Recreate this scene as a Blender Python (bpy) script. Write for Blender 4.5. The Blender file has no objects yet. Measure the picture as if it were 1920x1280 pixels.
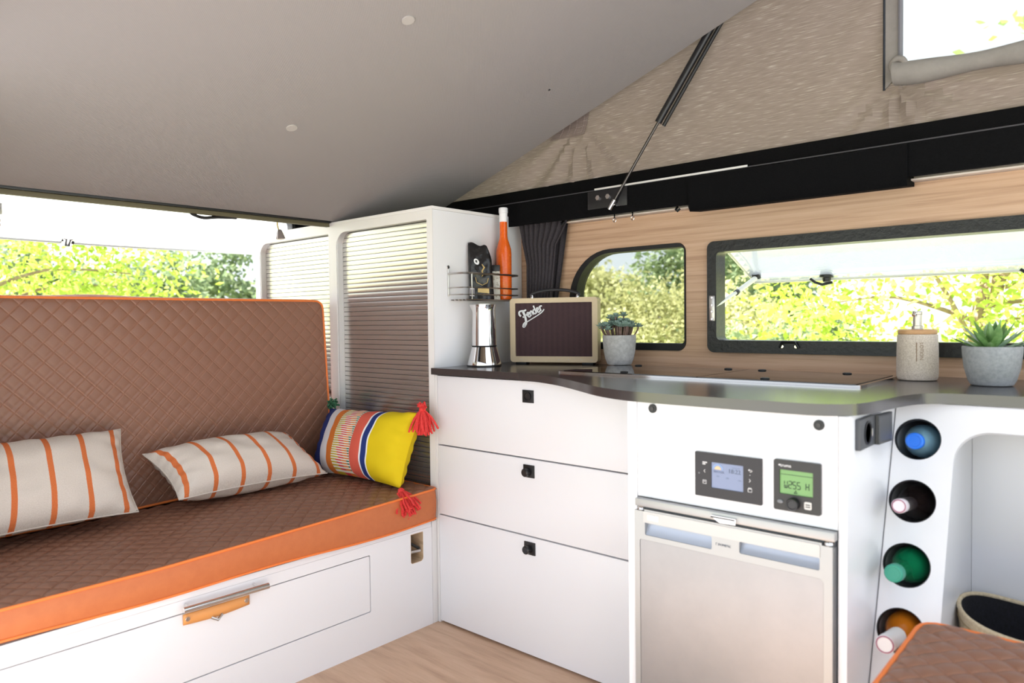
import bpy, bmesh, math, random
from mathutils import Vector as V, Matrix, noise
from mathutils.geometry import tessellate_polygon

sc = bpy.context.scene
col = sc.collection
PI = math.pi
R = math.radians

# ------------------------------------------------------------------ camera
cam_d = bpy.data.cameras.new('camera')
cam = bpy.data.objects.new('camera', cam_d)
col.objects.link(cam)
cam_d.sensor_width = 36.0
cam_d.lens = 25.394
cam_d.clip_start = 0.05
cam_d.clip_end = 500
_r = V((0.74680, 0.66494, -0.01206)); _u = V((-0.01116, 0.03067, 0.99947)); _f = V((-0.66496, 0.74626, -0.03033))
cam.matrix_world = Matrix(((_r.x, _u.x, -_f.x, 1.8037), (_r.y, _u.y, -_f.y, -1.6321), (_r.z, _u.z, -_f.z, 1.0180), (0, 0, 0, 1)))
cam_d.dof.use_dof = True
cam_d.dof.focus_distance = 2.35
cam_d.dof.aperture_fstop = 3.5
sc.camera = cam

# ------------------------------------------------------------------ sky, sun, exposure
world = bpy.data.worlds.new('world')
sc.world = world
world.use_nodes = True
wn = world.node_tree
wn.nodes.clear()
_o = wn.nodes.new('ShaderNodeOutputWorld')
_b = wn.nodes.new('ShaderNodeBackground')
_s = wn.nodes.new('ShaderNodeTexSky')
_s.sky_type = 'HOSEK_WILKIE'
_s.turbidity = 4.0
_s.ground_albedo = 0.35
SUN_DIR = V((1.0, 0.42, -0.85)).normalized()          # the way the light travels
_s.sun_direction = -SUN_DIR
_m = wn.nodes.new('ShaderNodeMixRGB')
_m.inputs[0].default_value = 0.62
_m.inputs[2].default_value = (0.89, 0.96, 1.05, 1)
wn.links.new(_s.outputs[0], _m.inputs[1])
wn.links.new(_m.outputs[0], _b.inputs[0])
_b.inputs[1].default_value = 1.25
wn.links.new(_b.outputs[0], _o.inputs[0])
sun_d = bpy.data.lights.new('sun', 'SUN')
sun_d.energy = 13.0
sun_d.angle = R(0.8)
sun_d.color = (1.0, 0.965, 0.93)
sun = bpy.data.objects.new('sun', sun_d)
col.objects.link(sun)
sun.rotation_euler = SUN_DIR.to_track_quat('-Z', 'Y').to_euler()
sun.location = (-6, -3, 6)

sc.view_settings.view_transform = 'Standard'
sc.view_settings.look = 'None'
sc.view_settings.gamma = 1.0
sc.view_settings.use_curve_mapping = False
sc.view_settings.exposure = 1.17

# ------------------------------------------------------------------ materials
def lin(c):
    return tuple((x / 12.92 if x <= 0.04045 else ((x + 0.055) / 1.055) ** 2.4) for x in [v / 255 for v in c]) + (1,)

MATS = {}
def mat(name, c=(200, 200, 200), rough=0.5, metal=0.0, spec=0.5, **kw):
    if name in MATS:
        return MATS[name]
    m = bpy.data.materials.new(name)
    m.use_nodes = True
    p = m.node_tree.nodes['Principled BSDF']
    p.inputs['Base Color'].default_value = lin(c)
    p.inputs['Roughness'].default_value = rough
    p.inputs['Metallic'].default_value = metal
    p.inputs['Specular IOR Level'].default_value = spec
    for k, v in kw.items():
        p.inputs[k.replace('_', ' ')].default_value = v
    MATS[name] = m
    return m

class NT:
    """tiny helper to wire nodes"""
    def __init__(s, m):
        s.m = m; s.t = m.node_tree; s.n = s.t.nodes; s.l = s.t.links; s.p = s.n['Principled BSDF']
    def add(s, typ, **kw):
        n = s.n.new(typ)
        for k, v in kw.items():
            if k.startswith('i_'):
                n.inputs[k[2:].replace('_', ' ')].default_value = v
            elif k[0] == 'x' and k[1:].isdigit():
                n.inputs[int(k[1:])].default_value = v
            else:
                setattr(n, k, v)
        return n
    def link(s, a, b):
        s.l.new(a, b)
    def coord(s, kind='Object', scale=(1, 1, 1), rot=(0, 0, 0)):
        tc = s.add('ShaderNodeTexCoord'); mp = s.add('ShaderNodeMapping')
        mp.inputs['Scale'].default_value = scale; mp.inputs['Rotation'].default_value = rot
        s.link(tc.outputs[kind], mp.inputs[0])
        return mp.outputs[0]
    def noise(s, vec, scale=5, detail=4, rough=0.55, dist=0.0):
        n = s.add('ShaderNodeTexNoise')
        n.inputs['Scale'].default_value = scale; n.inputs['Detail'].default_value = detail
        n.inputs['Roughness'].default_value = rough; n.inputs['Distortion'].default_value = dist
        s.link(vec, n.inputs['Vector'])
        return n.outputs['Fac']
    def ramp(s, fac, stops, interp='LINEAR'):
        r = s.add('ShaderNodeValToRGB'); cr = r.color_ramp; cr.interpolation = interp
        while len(cr.elements) < len(stops):
            cr.elements.new(0.5)
        for e, (p, c) in zip(cr.elements, stops):
            e.position = p; e.color = lin(c) if len(c) == 3 else c
        s.link(fac, r.inputs[0])
        return r.outputs[0]
    def math(s, op, a, b=None, c=None):
        n = s.add('ShaderNodeMath', operation=op)
        for i, v in enumerate((a, b, c)):
            if v is None: continue
            if isinstance(v, (int, float)): n.inputs[i].default_value = v
            else: s.link(v, n.inputs[i])
        return n.outputs[0]
    def mix(s, fac, a, b, typ='MIX'):
        n = s.add('ShaderNodeMixRGB', blend_type=typ)
        for i, v in enumerate((fac, a, b)):
            if isinstance(v, (int, float)): n.inputs[i].default_value = v
            elif isinstance(v, tuple): n.inputs[i].default_value = lin(v) if len(v) == 3 else v
            else: s.link(v, n.inputs[i])
        return n.outputs[0]
    def bump(s, h, strength=0.3, dist=0.002):
        b = s.add('ShaderNodeBump'); b.inputs['Strength'].default_value = strength; b.inputs['Distance'].default_value = dist
        s.link(h, b.inputs['Height']); s.link(b.outputs[0], s.p.inputs['Normal'])
    def base(s, c):
        s.link(c, s.p.inputs['Base Color'])
    def sep(s, vec):
        n = s.add('ShaderNodeSeparateXYZ'); s.link(vec, n.inputs[0]); return n.outputs

def m_speckle(name, c1, c2, scale, rough=0.6, bump=0.2, lo=0.35, hi=0.65, **kw):
    if name in MATS: return MATS[name]
    m = mat(name, c1, rough, **kw); t = NT(m)
    f = t.noise(t.coord(), scale, 5, 0.65)
    t.base(t.ramp(f, [(lo, c1), (hi, c2)]))
    if bump: t.bump(f, bump, 0.002)
    return m

def m_wood(name, c1, c2, c3, scale, rough=0.45, spec=0.4):
    if name in MATS: return MATS[name]
    m = mat(name, c1, rough, 0, spec); t = NT(m)
    f = t.noise(t.coord('Object', scale), 1.0, 6, 0.6, 0.4)
    g = t.noise(t.coord('Object', tuple(v * 5 for v in scale)), 1.0, 3, 0.6)
    c = t.ramp(f, [(0.30, c1), (0.5, c2), (0.72, c3)])
    t.base(t.mix(t.math('MULTIPLY', g, 0.35), c, c1, 'MULTIPLY'))
    t.bump(g, 0.15, 0.001)
    return m

WHITE = mat('white_laminate', (236, 236, 239), 0.28, 0, 0.5)
WHITE_E = mat('white_edging', (232, 230, 229), 0.38, 0, 0.5)
CARC = mat('carcass_grey', (150, 150, 152), 0.6)
ALU = mat('shutter_aluminium', (196, 193, 190), 0.27, 0.8)
ALU_D = mat('shutter_channel', (72, 68, 66), 0.5)
CHROME = mat('chrome', (225, 222, 220), 0.06, 1.0)
STEEL = mat('brushed_steel', (190, 186, 182), 0.28, 1.0)
BLACK = mat('black_plastic', (22, 22, 24), 0.4)
BLACK_S = mat('black_satin', (30, 29, 31), 0.3)
RUBBER = mat('black_rubber', (14, 14, 15), 0.55)
RAIL = m_speckle('black_flocked_rail', (3, 3, 4), (10, 10, 12), 260, 0.9, 0.4, spec=0.15)
WORKTOP = mat('worktop_charcoal', (56, 52, 53), 0.20, 0, 1.0)
LEATHER = mat('tan_leather', (226, 158, 92), 0.5)
ORANGE = m_speckle('orange_leatherette', (192, 108, 62), (198, 114, 66), 40, 0.5, 0.05)
PIPING = mat('orange_piping', (240, 128, 58), 0.5)
GLASSBLK = mat('black_glass', (6, 6, 7), 0.03, 0, 0.9)
SILVER = mat('silver_plastic', (168, 169, 169), 0.36, 0.5)
SILVER_B = mat('silver_blue_plastic', (172, 180, 194), 0.32, 0.4)
FRIDGE = m_speckle('fridge_door_silver', (150, 150, 152), (158, 157, 159), 6, 0.36, 0, metal=0.65)
OLIVE = mat('olive_bar', (96, 90, 66), 0.6)
KHAKI_W = mat('white_trim_strip', (226, 212, 200), 0.5)
PLY = m_wood('plywood_edge', (176, 148, 118), (214, 188, 156), (228, 206, 178), (6, 60, 60))
WOOD = m_wood('oak_panel', (180, 146, 118), (206, 172, 142), (218, 186, 158), (2.2, 6, 95))
FLOORM = m_wood('oak_vinyl', (192, 158, 132), (214, 182, 154), (224, 194, 168), (3, 26, 10), 0.5)
BAMBOO = m_wood('bamboo', (190, 140, 96), (222, 178, 130), (232, 192, 148), (20, 20, 160))
CONC = m_speckle('grey_concrete', (150, 154, 156), (172, 174, 176), 120, 0.85, 0.35)
CONC_P = m_speckle('pale_concrete', (178, 176, 174), (202, 200, 198), 90, 0.85, 0.5)
STONE = m_speckle('speckled_stone', (196, 182, 166), (222, 210, 196), 420, 0.75, 0.2, 0.42, 0.58)
CREAM = m_speckle('cream_tolex', (206, 184, 150), (222, 202, 168), 500, 0.6, 0.4)
LINING = m_speckle('navy_lining', (10, 10, 16), (22, 22, 32), 200, 0.9, 0.5)

def grille_mat():
    m = mat('oxblood_grille', (58, 38, 42), 0.8); t = NT(m)
    o = t.sep(t.coord())
    a = t.math('SINE', t.math('MULTIPLY', o[0], 1500.0)); b = t.math('SINE', t.math('MULTIPLY', o[2], 1500.0))
    h = t.math('MULTIPLY', a, b)
    v = t.math('SINE', t.math('MULTIPLY', o[0], 320.0))
    t.base(t.ramp(t.math('ADD', t.math('MULTIPLY', h, 0.25), t.math('ADD', t.math('MULTIPLY', v, 0.08), 0.5)), [(0.1, (44, 28, 34)), (0.9, (84, 58, 60))]))
    t.bump(h, 0.4, 0.001)
    return m
GRILLE = grille_mat()

QC = 0.0372      # quilting cell
def quilt_mat():
    m = mat('quilted_brown', (138, 92, 72), 0.38, 0, 0.5); t = NT(m)
    o = t.sep(t.coord('UV'))
    k = 1 / (QC * math.sqrt(2))
    def dist(x):
        f = t.math('FRACT', x)
        return t.math('MINIMUM', f, t.math('SUBTRACT', 1.0, f))
    da = dist(t.math('MULTIPLY', t.math('ADD', o[0], o[1]), k)); db = dist(t.math('MULTIPLY', t.math('SUBTRACT', o[0], o[1]), k))
    def thread(d):
        # double row of stitching either side of the groove
        return t.math('LESS_THAN', t.math('ABSOLUTE', t.math('SUBTRACT', d, 0.066)), 0.019)
    th = t.math('MAXIMUM', thread(da), thread(db))
    fine = t.noise(t.coord('UV', (1, 1, 1)), 900, 2)
    c = t.mix(fine, (132, 93, 74), (145, 103, 83))
    t.base(t.mix(t.math('MULTIPLY', th, 0.38), c, (172, 114, 84)))
    gv_ = t.math('MINIMUM', t.math('MINIMUM', da, db), 0.085)
    t.bump(t.math('ADD', t.math('MULTIPLY', gv_, 11.0), t.math('MULTIPLY', fine, 0.06)), 0.55, 0.0022)
    return m
QUILT = quilt_mat()

def stripe_pillow_mat():
    m = mat('striped_linen', (226, 214, 203), 0.9, 0, 0.2); t = NT(m)
    o = t.sep(t.coord('UV'))
    u = t.math('FRACT', t.math('ADD', t.math('MULTIPLY', o[0], 5.6), 0.25))
    n = t.noise(t.coord('UV', (1, 1, 1)), 260, 2)
    e = t.math('ADD', t.math('ABSOLUTE', t.math('SUBTRACT', u, 0.5)), t.math('MULTIPLY', t.math('SUBTRACT', n, 0.5), 0.03))
    f = t.math('LESS_THAN', e, 0.078)
    wv = t.noise(t.coord('UV', (220, 120, 1)), 1, 3, 0.7)
    base = t.ramp(wv, [(0.3, (206, 193, 181)), (0.7, (229, 218, 208))])
    t.base(t.mix(f, base, t.ramp(wv, [(0.3, (205, 106, 58)), (0.7, (226, 128, 76))])))
    t.bump(wv, 0.3, 0.0015)
    return m
STRIPE = stripe_pillow_mat()

def multi_pillow_mat():
    m = mat('multicolour_cotton', (226, 200, 30), 0.8, 0, 0.25); t = NT(m)
    o = t.sep(t.coord('UV'))
    bands = t.ramp(o[0], [(0.0, (44, 58, 124)), (0.165, (226, 224, 228)), (0.26, (218, 122, 54)), (0.335, (236, 230, 218)), (0.545, (224, 100, 82)),
                          (0.655, (240, 240, 240)), (0.668, (40, 56, 120)), (0.715, (240, 240, 240)), (0.728, (222, 194, 22))], 'CONSTANT')
    saw = t.math('FRACT', t.math('MULTIPLY', o[1], 30.0))
    line = t.math('LESS_THAN', saw, 0.5)
    jag = t.math('MULTIPLY', t.math('SUBTRACT', t.math('FRACT', t.math('MULTIPLY', o[1], 6.0)), 0.5), 0.04)
    ramp2 = t.ramp(t.math('ADD', o[0], jag), [(0.0, (196, 170, 46)), (0.40, (210, 62, 66)), (0.46, (226, 128, 60)), (0.52, (30, 110, 92))], 'CONSTANT')
    inb = t.math('MULTIPLY', t.math('GREATER_THAN', o[0], 0.335), t.math('LESS_THAN', o[0], 0.545))
    t.base(t.mix(t.math('MULTIPLY', line, inb), bands, ramp2))
    wv = t.noise(t.coord('UV', (300, 200, 1)), 1, 2)
    t.bump(wv, 0.2, 0.001)
    return m
MULTI = multi_pillow_mat()

def fabric_mat():
    m = mat('tent_canvas', (150, 134, 118), 0.9, 0, 0.15); t = NT(m)
    v = t.coord('Object', (22, 1, 380), (0, R(-3), 0))
    s = t.noise(v, 1.0, 2, 0.5)
    big = t.noise(t.coord('Object', (3, 1, 30)), 1.0, 3)
    c = t.ramp(s, [(0.36, (136, 122, 115)), (0.58, (147, 133, 126)), (0.68, (166, 154, 146)), (0.78, (198, 187, 179))])
    c = t.mix(t.math('MULTIPLY', big, 0.2), c, (200, 190, 180), 'MULTIPLY')
    t.base(c)
    tr = t.add('ShaderNodeBsdfTranslucent'); t.link(c, tr.inputs[0])
    mx = t.add('ShaderNodeMixShader'); mx.inputs[0].default_value = 0.16
    t.link(t.p.outputs[0], mx.inputs[1]); t.link(tr.outputs[0], mx.inputs[2])
    t.link(mx.outputs[0], t.n['Material Output'].inputs[0])
    t.bump(s, 0.1, 0.001)
    return m
CANVAS = fabric_mat()
FLAP = m_speckle('grey_flap_fabric', (128, 123, 118), (138, 133, 128), 20, 0.8, 0.1)

def board_mat():
    m = mat('headliner_grey', (150, 142, 136), 0.85, 0, 0.2); t = NT(m)
    o = t.sep(t.coord())
    a = t.math('SINE', t.math('MULTIPLY', o[0], 1150.0)); b = t.math('SINE', t.math('MULTIPLY', o[1], 1150.0))
    h = t.math('MULTIPLY', a, b)
    t.base(t.ramp(t.math('ADD', t.math('MULTIPLY', h, 0.5), 0.5), [(0.0, (142, 138, 137)), (1.0, (160, 156, 154))]))
    t.bump(h, 0.3, 0.001)
    return m
BOARD = board_mat()

def glass_mat(name, tint, refl=0.0, white=0.0):
    """thin pane: tinted see-through with fresnel reflection and a little milky scatter"""
    m = bpy.data.materials.new(name); m.use_nodes = True; MATS[name] = m
    n = m.node_tree.nodes; l = m.node_tree.links; n.clear()
    out = n.new('ShaderNodeOutputMaterial'); tr = n.new('ShaderNodeBsdfTransparent'); gl = n.new('ShaderNodeBsdfGlossy'); fr = n.new('ShaderNodeFresnel'); mx = n.new('ShaderNodeMixShader')
    tr.inputs[0].default_value = tuple(tint) + (1,); gl.inputs['Roughness'].default_value = 0.02; gl.inputs[0].default_value = (0.9, 0.9, 0.9, 1)
    fr.inputs[0].default_value = 1.45
    ad = n.new('ShaderNodeMath'); ad.operation = 'ADD'; ad.inputs[1].default_value = refl; ad.use_clamp = True
    l.new(fr.outputs[0], ad.inputs[0]); l.new(ad.outputs[0], mx.inputs[0]); l.new(tr.outputs[0], mx.inputs[1]); l.new(gl.outputs[0], mx.inputs[2])
    last = mx
    if white:
        df = n.new('ShaderNodeBsdfTranslucent'); df.inputs[0].default_value = (0.95, 0.97, 0.98, 1)
        m2 = n.new('ShaderNodeMixShader'); m2.inputs[0].default_value = white
        l.new(mx.outputs[0], m2.inputs[1]); l.new(df.outputs[0], m2.inputs[2]); last = m2
    l.new(last.outputs[0], out.inputs[0])
    return m
TINT = glass_mat('tinted_glass', (0.68, 0.69, 0.66), -0.03)
ACRYL = glass_mat('clear_acrylic', (0.98, 0.99, 0.98), -0.03, 0.22)
ACRYL_W = glass_mat('milky_acrylic', (0.97, 0.98, 0.98), 0.0, 0.14)
MESHNET = glass_mat('fly_mesh', (0.8, 0.8, 0.8), 0.0, 0.12)

def emit_mat(name, c, s):
    m = mat(name, c, 0.3); p = m.node_tree.nodes['Principled BSDF']
    p.inputs['Emission Color'].default_value = lin(c); p.inputs['Emission Strength'].default_value = s
    return m
LCD_B = emit_mat('blue_lcd', (124, 136, 166), 0.03)
LCD_G = emit_mat('green_lcd', (112, 156, 92), 0.05)
LCD_INK = mat('lcd_ink', (44, 56, 50), 0.5)
LCD_INK2 = mat('lcd_faint_ink', (118, 130, 156), 0.5)
PRINT_W = mat('white_print', (232, 232, 232), 0.5)
PRINT_G = mat('grey_print', (120, 124, 128), 0.5)
PRINT_B = mat('brown_print', (150, 122, 96), 0.6)

# ------------------------------------------------------------------ mesh helpers
WM = {}
def finish(me, angle=38):
    for p in me.polygons: p.use_smooth = True
    me.set_sharp_from_angle(angle=R(angle))

def put(name, data, m, parent=None, world=True, angle=38):
    """data: bmesh, mesh or (verts, faces); world coords are turned into the parent's frame"""
    if isinstance(data, bmesh.types.BMesh):
        bmesh.ops.recalc_face_normals(data, faces=data.faces)
        me = bpy.data.meshes.new(name); data.to_mesh(me); data.free()
    elif isinstance(data, tuple):
        me = bpy.data.meshes.new(name); me.from_pydata([tuple(v) for v in data[0]], [], data[1])
    else:
        me = data
    if parent is not None and world:
        me.transform(WM[parent].inverted())
    if m is not None:
        me.materials.clear(); me.materials.append(m)
    finish(me, angle)
    o = bpy.data.objects.new(name, me); col.objects.link(o)
    if parent is not None:
        o.parent = parent; WM[o] = WM[parent]
    else:
        WM[o] = Matrix.Identity(4)
    return o

def tag(o, label=None, cat=None, group=None, kind=None):
    if label: o['label'] = label
    if cat: o['category'] = cat
    if group: o['group'] = group
    if kind: o['kind'] = kind
    return o

def root(name, label, cat, loc=(0, 0, 0), rz=0.0, group=None, kind=None, mw=None):
    o = bpy.data.objects.new(name, None); col.objects.link(o)
    o.empty_display_size = 0.05
    w = mw if mw is not None else Matrix.Translation(V(loc)) @ Matrix.Rotation(rz, 4, 'Z')
    o.matrix_world = w; WM[o] = w
    return tag(o, label, cat, group, kind)

def copy_part(src, parent, mw=None):
    c = src.copy(); col.objects.link(c); c.parent = parent; WM[c] = WM[parent]
    if mw is not None: c.matrix_local = mw
    return c

def box_bm(a, b, bev=0.0, seg=2, bm=None):
    own = bm is None
    bm2 = bmesh.new()
    r = bmesh.ops.create_cube(bm2, size=1)
    a, b = V(a), V(b)
    for v in bm2.verts:
        v.co = V(((a.x + b.x) / 2 + v.co.x * (b.x - a.x), (a.y + b.y) / 2 + v.co.y * (b.y - a.y), (a.z + b.z) / 2 + v.co.z * (b.z - a.z)))
    if bev: bmesh.ops.bevel(bm2, geom=bm2.edges[:], offset=bev, segments=seg, profile=0.6, affect='EDGES')
    if own: return bm2
    join(bm, bm2)
    return bm

def join(bm, other):
    me = bpy.data.meshes.new('tmp'); other.to_mesh(me); other.free(); bm.from_mesh(me); bpy.data.meshes.remove(me)
    return bm

def box(name, a, b, m, parent=None, bev=0.0015, seg=2):
    return put(name, box_bm(a, b, bev, seg), m, parent)

def rr(x0, y0, x1, y1, r, seg=6):
    """rounded rectangle; r may be 4 radii: bl, br, tr, tl"""
    rs = r if isinstance(r, (tuple, list)) else (r,) * 4
    pts = []
    for (cx, cy, a0, q) in ((x0, y0, 180, rs[0]), (x1, y0, 270, rs[1]), (x1, y1, 0, rs[2]), (x0, y1, 90, rs[3])):
        ox = cx + (q if cx == x0 else -q); oy = cy + (q if cy == y0 else -q)
        if q <= 1e-6: pts.append((cx, cy)); continue
        for i in range(seg + 1):
            a = R(a0 + 90 * i / seg); pts.append((ox + q * math.cos(a), oy + q * math.sin(a)))
    return pts

def circ(cx, cy, r, n=32, ry=None):
    return [(cx + r * math.cos(2 * PI * i / n), cy + (ry or r) * math.sin(2 * PI * i / n)) for i in range(n)]

MAP = {'x': lambda a, b, c: V((c, a, b)), 'y': lambda a, b, c: V((a, c, b)), 'z': lambda a, b, c: V((a, b, c))}
def plate_bm(outer, holes, c0, c1, axis='y', f=None):
    f = f or MAP[axis]
    loops = [outer] + list(holes)
    tris = tessellate_polygon([[V((p[0], p[1], 0)) for p in L] for L in loops])
    flat = [p for L in loops for p in L]; n = len(flat)
    bm = bmesh.new()
    va = [bm.verts.new(f(p[0], p[1], c0)) for p in flat]; vb = [bm.verts.new(f(p[0], p[1], c1)) for p in flat]
    for t in tris:
        for vs in (va, vb):
            try: bm.faces.new([vs[i] for i in t])
            except ValueError: pass
    k = 0
    for L in loops:
        for i in range(len(L)):
            j = (i + 1) % len(L)
            bm.faces.new((va[k + i], va[k + j], vb[k + j], vb[k + i]))
        k += len(L)
    return bm
def plate(name, outer, holes, c0, c1, axis, m, parent=None, f=None):
    return put(name, plate_bm(outer, holes, c0, c1, axis, f), m, parent)

def tube_bm(pts, r, n=10, bm=None, caps=True, closed=False):
    pts = [V(p) for p in pts]; bm = bm or bmesh.new()
    rs = r if isinstance(r, (list, tuple)) else [r] * len(pts)
    N = len(pts); tang = []
    for i in range(N):
        a = pts[(i - 1) % N] if (closed or i > 0) else pts[i]; b = pts[(i + 1) % N] if (closed or i < N - 1) else pts[i]
        t = (b - a); t = t.normalized() if t.length > 1e-9 else V((0, 0, 1)); tang.append(t)
    up = V((0, 0, 1)) if abs(tang[0].z) < 0.9 else V((1, 0, 0))
    nx = tang[0].cross(up).normalized(); rings = []
    for i in range(N):
        nx = (nx - tang[i] * nx.dot(tang[i])).normalized(); ny = tang[i].cross(nx)
        rings.append([bm.verts.new(pts[i] + (nx * math.cos(2 * PI * k / n) + ny * math.sin(2 * PI * k / n)) * rs[i]) for k in range(n)])
    for i in range(N if closed else N - 1):
        A, B = rings[i], rings[(i + 1) % N]
        for k in range(n):
            bm.faces.new((A[k], A[(k + 1) % n], B[(k + 1) % n], B[k]))
    if caps and not closed:
        bm.faces.new(rings[0]); bm.faces.new(rings[-1])
    return bm
def tube(name, pts, r, m, parent=None, n=10, closed=False):
    return put(name, tube_bm(pts, r, n, closed=closed), m, parent)

def lathe_bm(prof, n=36, mw=None, bm=None, sx=1.0, sy=1.0, cap0=True, cap1=True):
    bm = bm or bmesh.new(); mw = mw or Matrix.Identity(4); rings = []
    for (r, z) in prof:
        rings.append([bm.verts.new(mw @ V((r * sx * math.cos(2 * PI * k / n), r * sy * math.sin(2 * PI * k / n), z))) for k in range(n)])
    for A, B in zip(rings, rings[1:]):
        for k in range(n):
            bm.faces.new((A[k], A[(k + 1) % n], B[(k + 1) % n], B[k]))
    if cap0: bm.faces.new(rings[0])
    if cap1: bm.faces.new(rings[-1])
    return bm
def lathe(name, prof, m, parent=None, n=36, mw=None, sx=1.0, sy=1.0, cap0=True, cap1=True):
    return put(name, lathe_bm(prof, n, mw, None, sx, sy, cap0, cap1), m, parent)

def cyl(name, p, axis, r, h, m, parent=None, n=24, bev=0.0):
    """disc / cylinder from point p along axis"""
    q = V(axis).normalized().to_track_quat('Z', 'Y').to_matrix().to_4x4()
    mw = Matrix.Translation(V(p)) @ q
    b = bev or min(r, h) * 0.12
    return lathe(name, [(r * 0.999, 0), (r, h - b), (r - b, h)], m, parent, n, mw)

def text(name, s, size, pos, m, parent, rx=90, rz=0, ry=0, ext=0.0004, align='LEFT', shear=0.0, sx=1.0, spin=0.0):
    cu = bpy.data.curves.new(name, 'FONT'); cu.body = s; cu.size = size; cu.extrude = ext; cu.align_x = align; cu.align_y = 'CENTER'; cu.shear = shear
    cu.resolution_u = 3
    ob = bpy.data.objects.new('tmp_text', cu)
    me = bpy.data.meshes.new_from_object(ob)
    bpy.data.objects.remove(ob); bpy.data.curves.remove(cu)
    mw = Matrix.Translation(V(pos)) @ Matrix.Rotation(R(rz), 4, 'Z') @ Matrix.Rotation(R(rx), 4, 'X') @ Matrix.Rotation(R(spin), 4, 'Z') @ Matrix.Diagonal((sx, 1, 1, 1))
    me.transform(mw)
    return put(name, me, m, parent)

def catmull(pts, k=6):
    out = []
    for i in range(len(pts) - 1):
        p0 = V(pts[max(i - 1, 0)]); p1 = V(pts[i]); p2 = V(pts[i + 1]); p3 = V(pts[min(i + 2, len(pts) - 1)])
        for j in range(k):
            t = j / k
            out.append(0.5 * ((2 * p1) + (p2 - p0) * t + (2 * p0 - 5 * p1 + 4 * p2 - p3) * t * t + (3 * p1 - p0 - 3 * p2 + p3) * t ** 3))
    out.append(V(pts[-1]))
    return out

def grid(nu, nv, f, uv=None):
    """surface mesh from f(i/nu, j/nv); returns mesh with optional uv"""
    vs = [f(i / nu, j / nv) for j in range(nv + 1) for i in range(nu + 1)]
    fs = []
    for j in range(nv):
        for i in range(nu):
            a = j * (nu + 1) + i
            fs.append((a, a + 1, a + nu + 2, a + nu + 1))
    me = bpy.data.meshes.new('grid'); me.from_pydata([tuple(v) for v in vs], [], fs)
    if uv:
        L = me.uv_layers.new(name='UVMap')
        for p in me.polygons:
            for li, vi in zip(p.loop_indices, p.vertices):
                i = vi % (nu + 1); j = vi // (nu + 1)
                L.data[li].uv = uv(i / nu, j / nv)
    return me

def inset(poly, d, c=None):
    cx = sum(p[0] for p in poly) / len(poly); cy = sum(p[1] for p in poly) / len(poly); n = len(poly); out = []
    for i in range(n):
        a, b, c2 = V(poly[i - 1]), V(poly[i]), V(poly[(i + 1) % n])
        t = (c2 - a); t = t / max(t.length, 1e-9); nn = V((-t.y, t.x))
        if nn.dot(V((cx, cy)) - b) < 0: nn = -nn
        out.append((b.x + nn.x * d, b.y + nn.y * d))
    return out

# ================================================================== THE SHELL
YW = 0.455                       # inner face of the kitchen-side wall
tag(box('floor', (-0.60, -1.36, -0.04), (2.60, YW, 0.0), FLOORM, None, 0.0), 'pale oak vinyl floor of the camper van', None, None, 'structure')

# --- window wall in oak laminate
W1 = rr(0.226, 0.911, 0.688, 1.257, (0.10, 0.03, 0.03, 0.175), 10)
W2 = rr(0.765, 0.909, 1.820, 1.251, 0.022, 6)
WALL_R = put('wall_right', plate_bm([(-1.20, -0.05), (2.60, -0.05), (2.60, 1.378), (-1.20, 1.378)], [W1, W2], YW, YW + 0.032, 'y'), WOOD)
tag(WALL_R, 'oak laminate side wall with two cut-out windows above the kitchen', None, None, 'structure')

tag(put('wall_outer', plate_bm([(-1.22, -0.25), (2.60, -0.25), (2.60, 1.45), (-1.22, 1.45)], [inset(W1, -0.004), inset(W2, -0.004)], YW + 0.050, YW + 0.054, 'y'), WHITE), 'white outer skin of the van side', None, None, 'structure')
# --- quarter window: black gasket frame and tinted glass
w = root('window_1', 'tinted quarter window with rounded black frame behind the potted succulent', None, (0.46, YW, 0.9), kind='structure')
W1i = rr(0.256, 0.934, 0.683, 1.243, (0.085, 0.012, 0.012, 0.15), 10)
plate('frame', inset(W1, 0.0008), [W1i], YW - 0.004, YW + 0.045, 'y', RUBBER, w)
plate('pane', inset(W1i, -0.006), [], YW + 0.030, YW + 0.034, 'y', TINT, w)

# --- big kitchen window: frame, open acrylic flap, stay, catches
w = root('window_2', 'long opening kitchen window with a black frame and raised acrylic flap', None, (1.29, YW, 0.9), kind='structure')
LINER = m_speckle('black_leather_grain', (8, 9, 8), (26, 27, 25), 70, 0.36, 0.8)
plate('frame', inset(W2, 0.0008), [rr(0.796, 0.947, 1.792, 1.217, 0.014)], YW - 0.012, YW + 0.05, 'y', LINER, w)
hy, hz, ly, lz = YW + 0.055, 1.245, 0.770, 1.135
def flap(u, v):                   # v=0 hinge, v=1 lower edge, gently bowed
    q = 0.014 * math.sin(PI * v)
    return V((0.775 + 1.035 * u, hy + (ly - hy) * v + q * 0.4, hz + (lz - hz) * v + q))
me = grid(24, 8, flap); fl = put('flap', me, ACRYL, w)
sol = fl.modifiers.new('s', 'SOLIDIFY'); sol.thickness = 0.004
tube('flap_rim', [flap(0.004, 0.05), flap(0.004, 1), flap(0.5, 1), flap(0.996, 1), flap(0.996, 0.05)], 0.0045, mat('flap_edge', (214, 214, 190), 0.3), fl)
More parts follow.
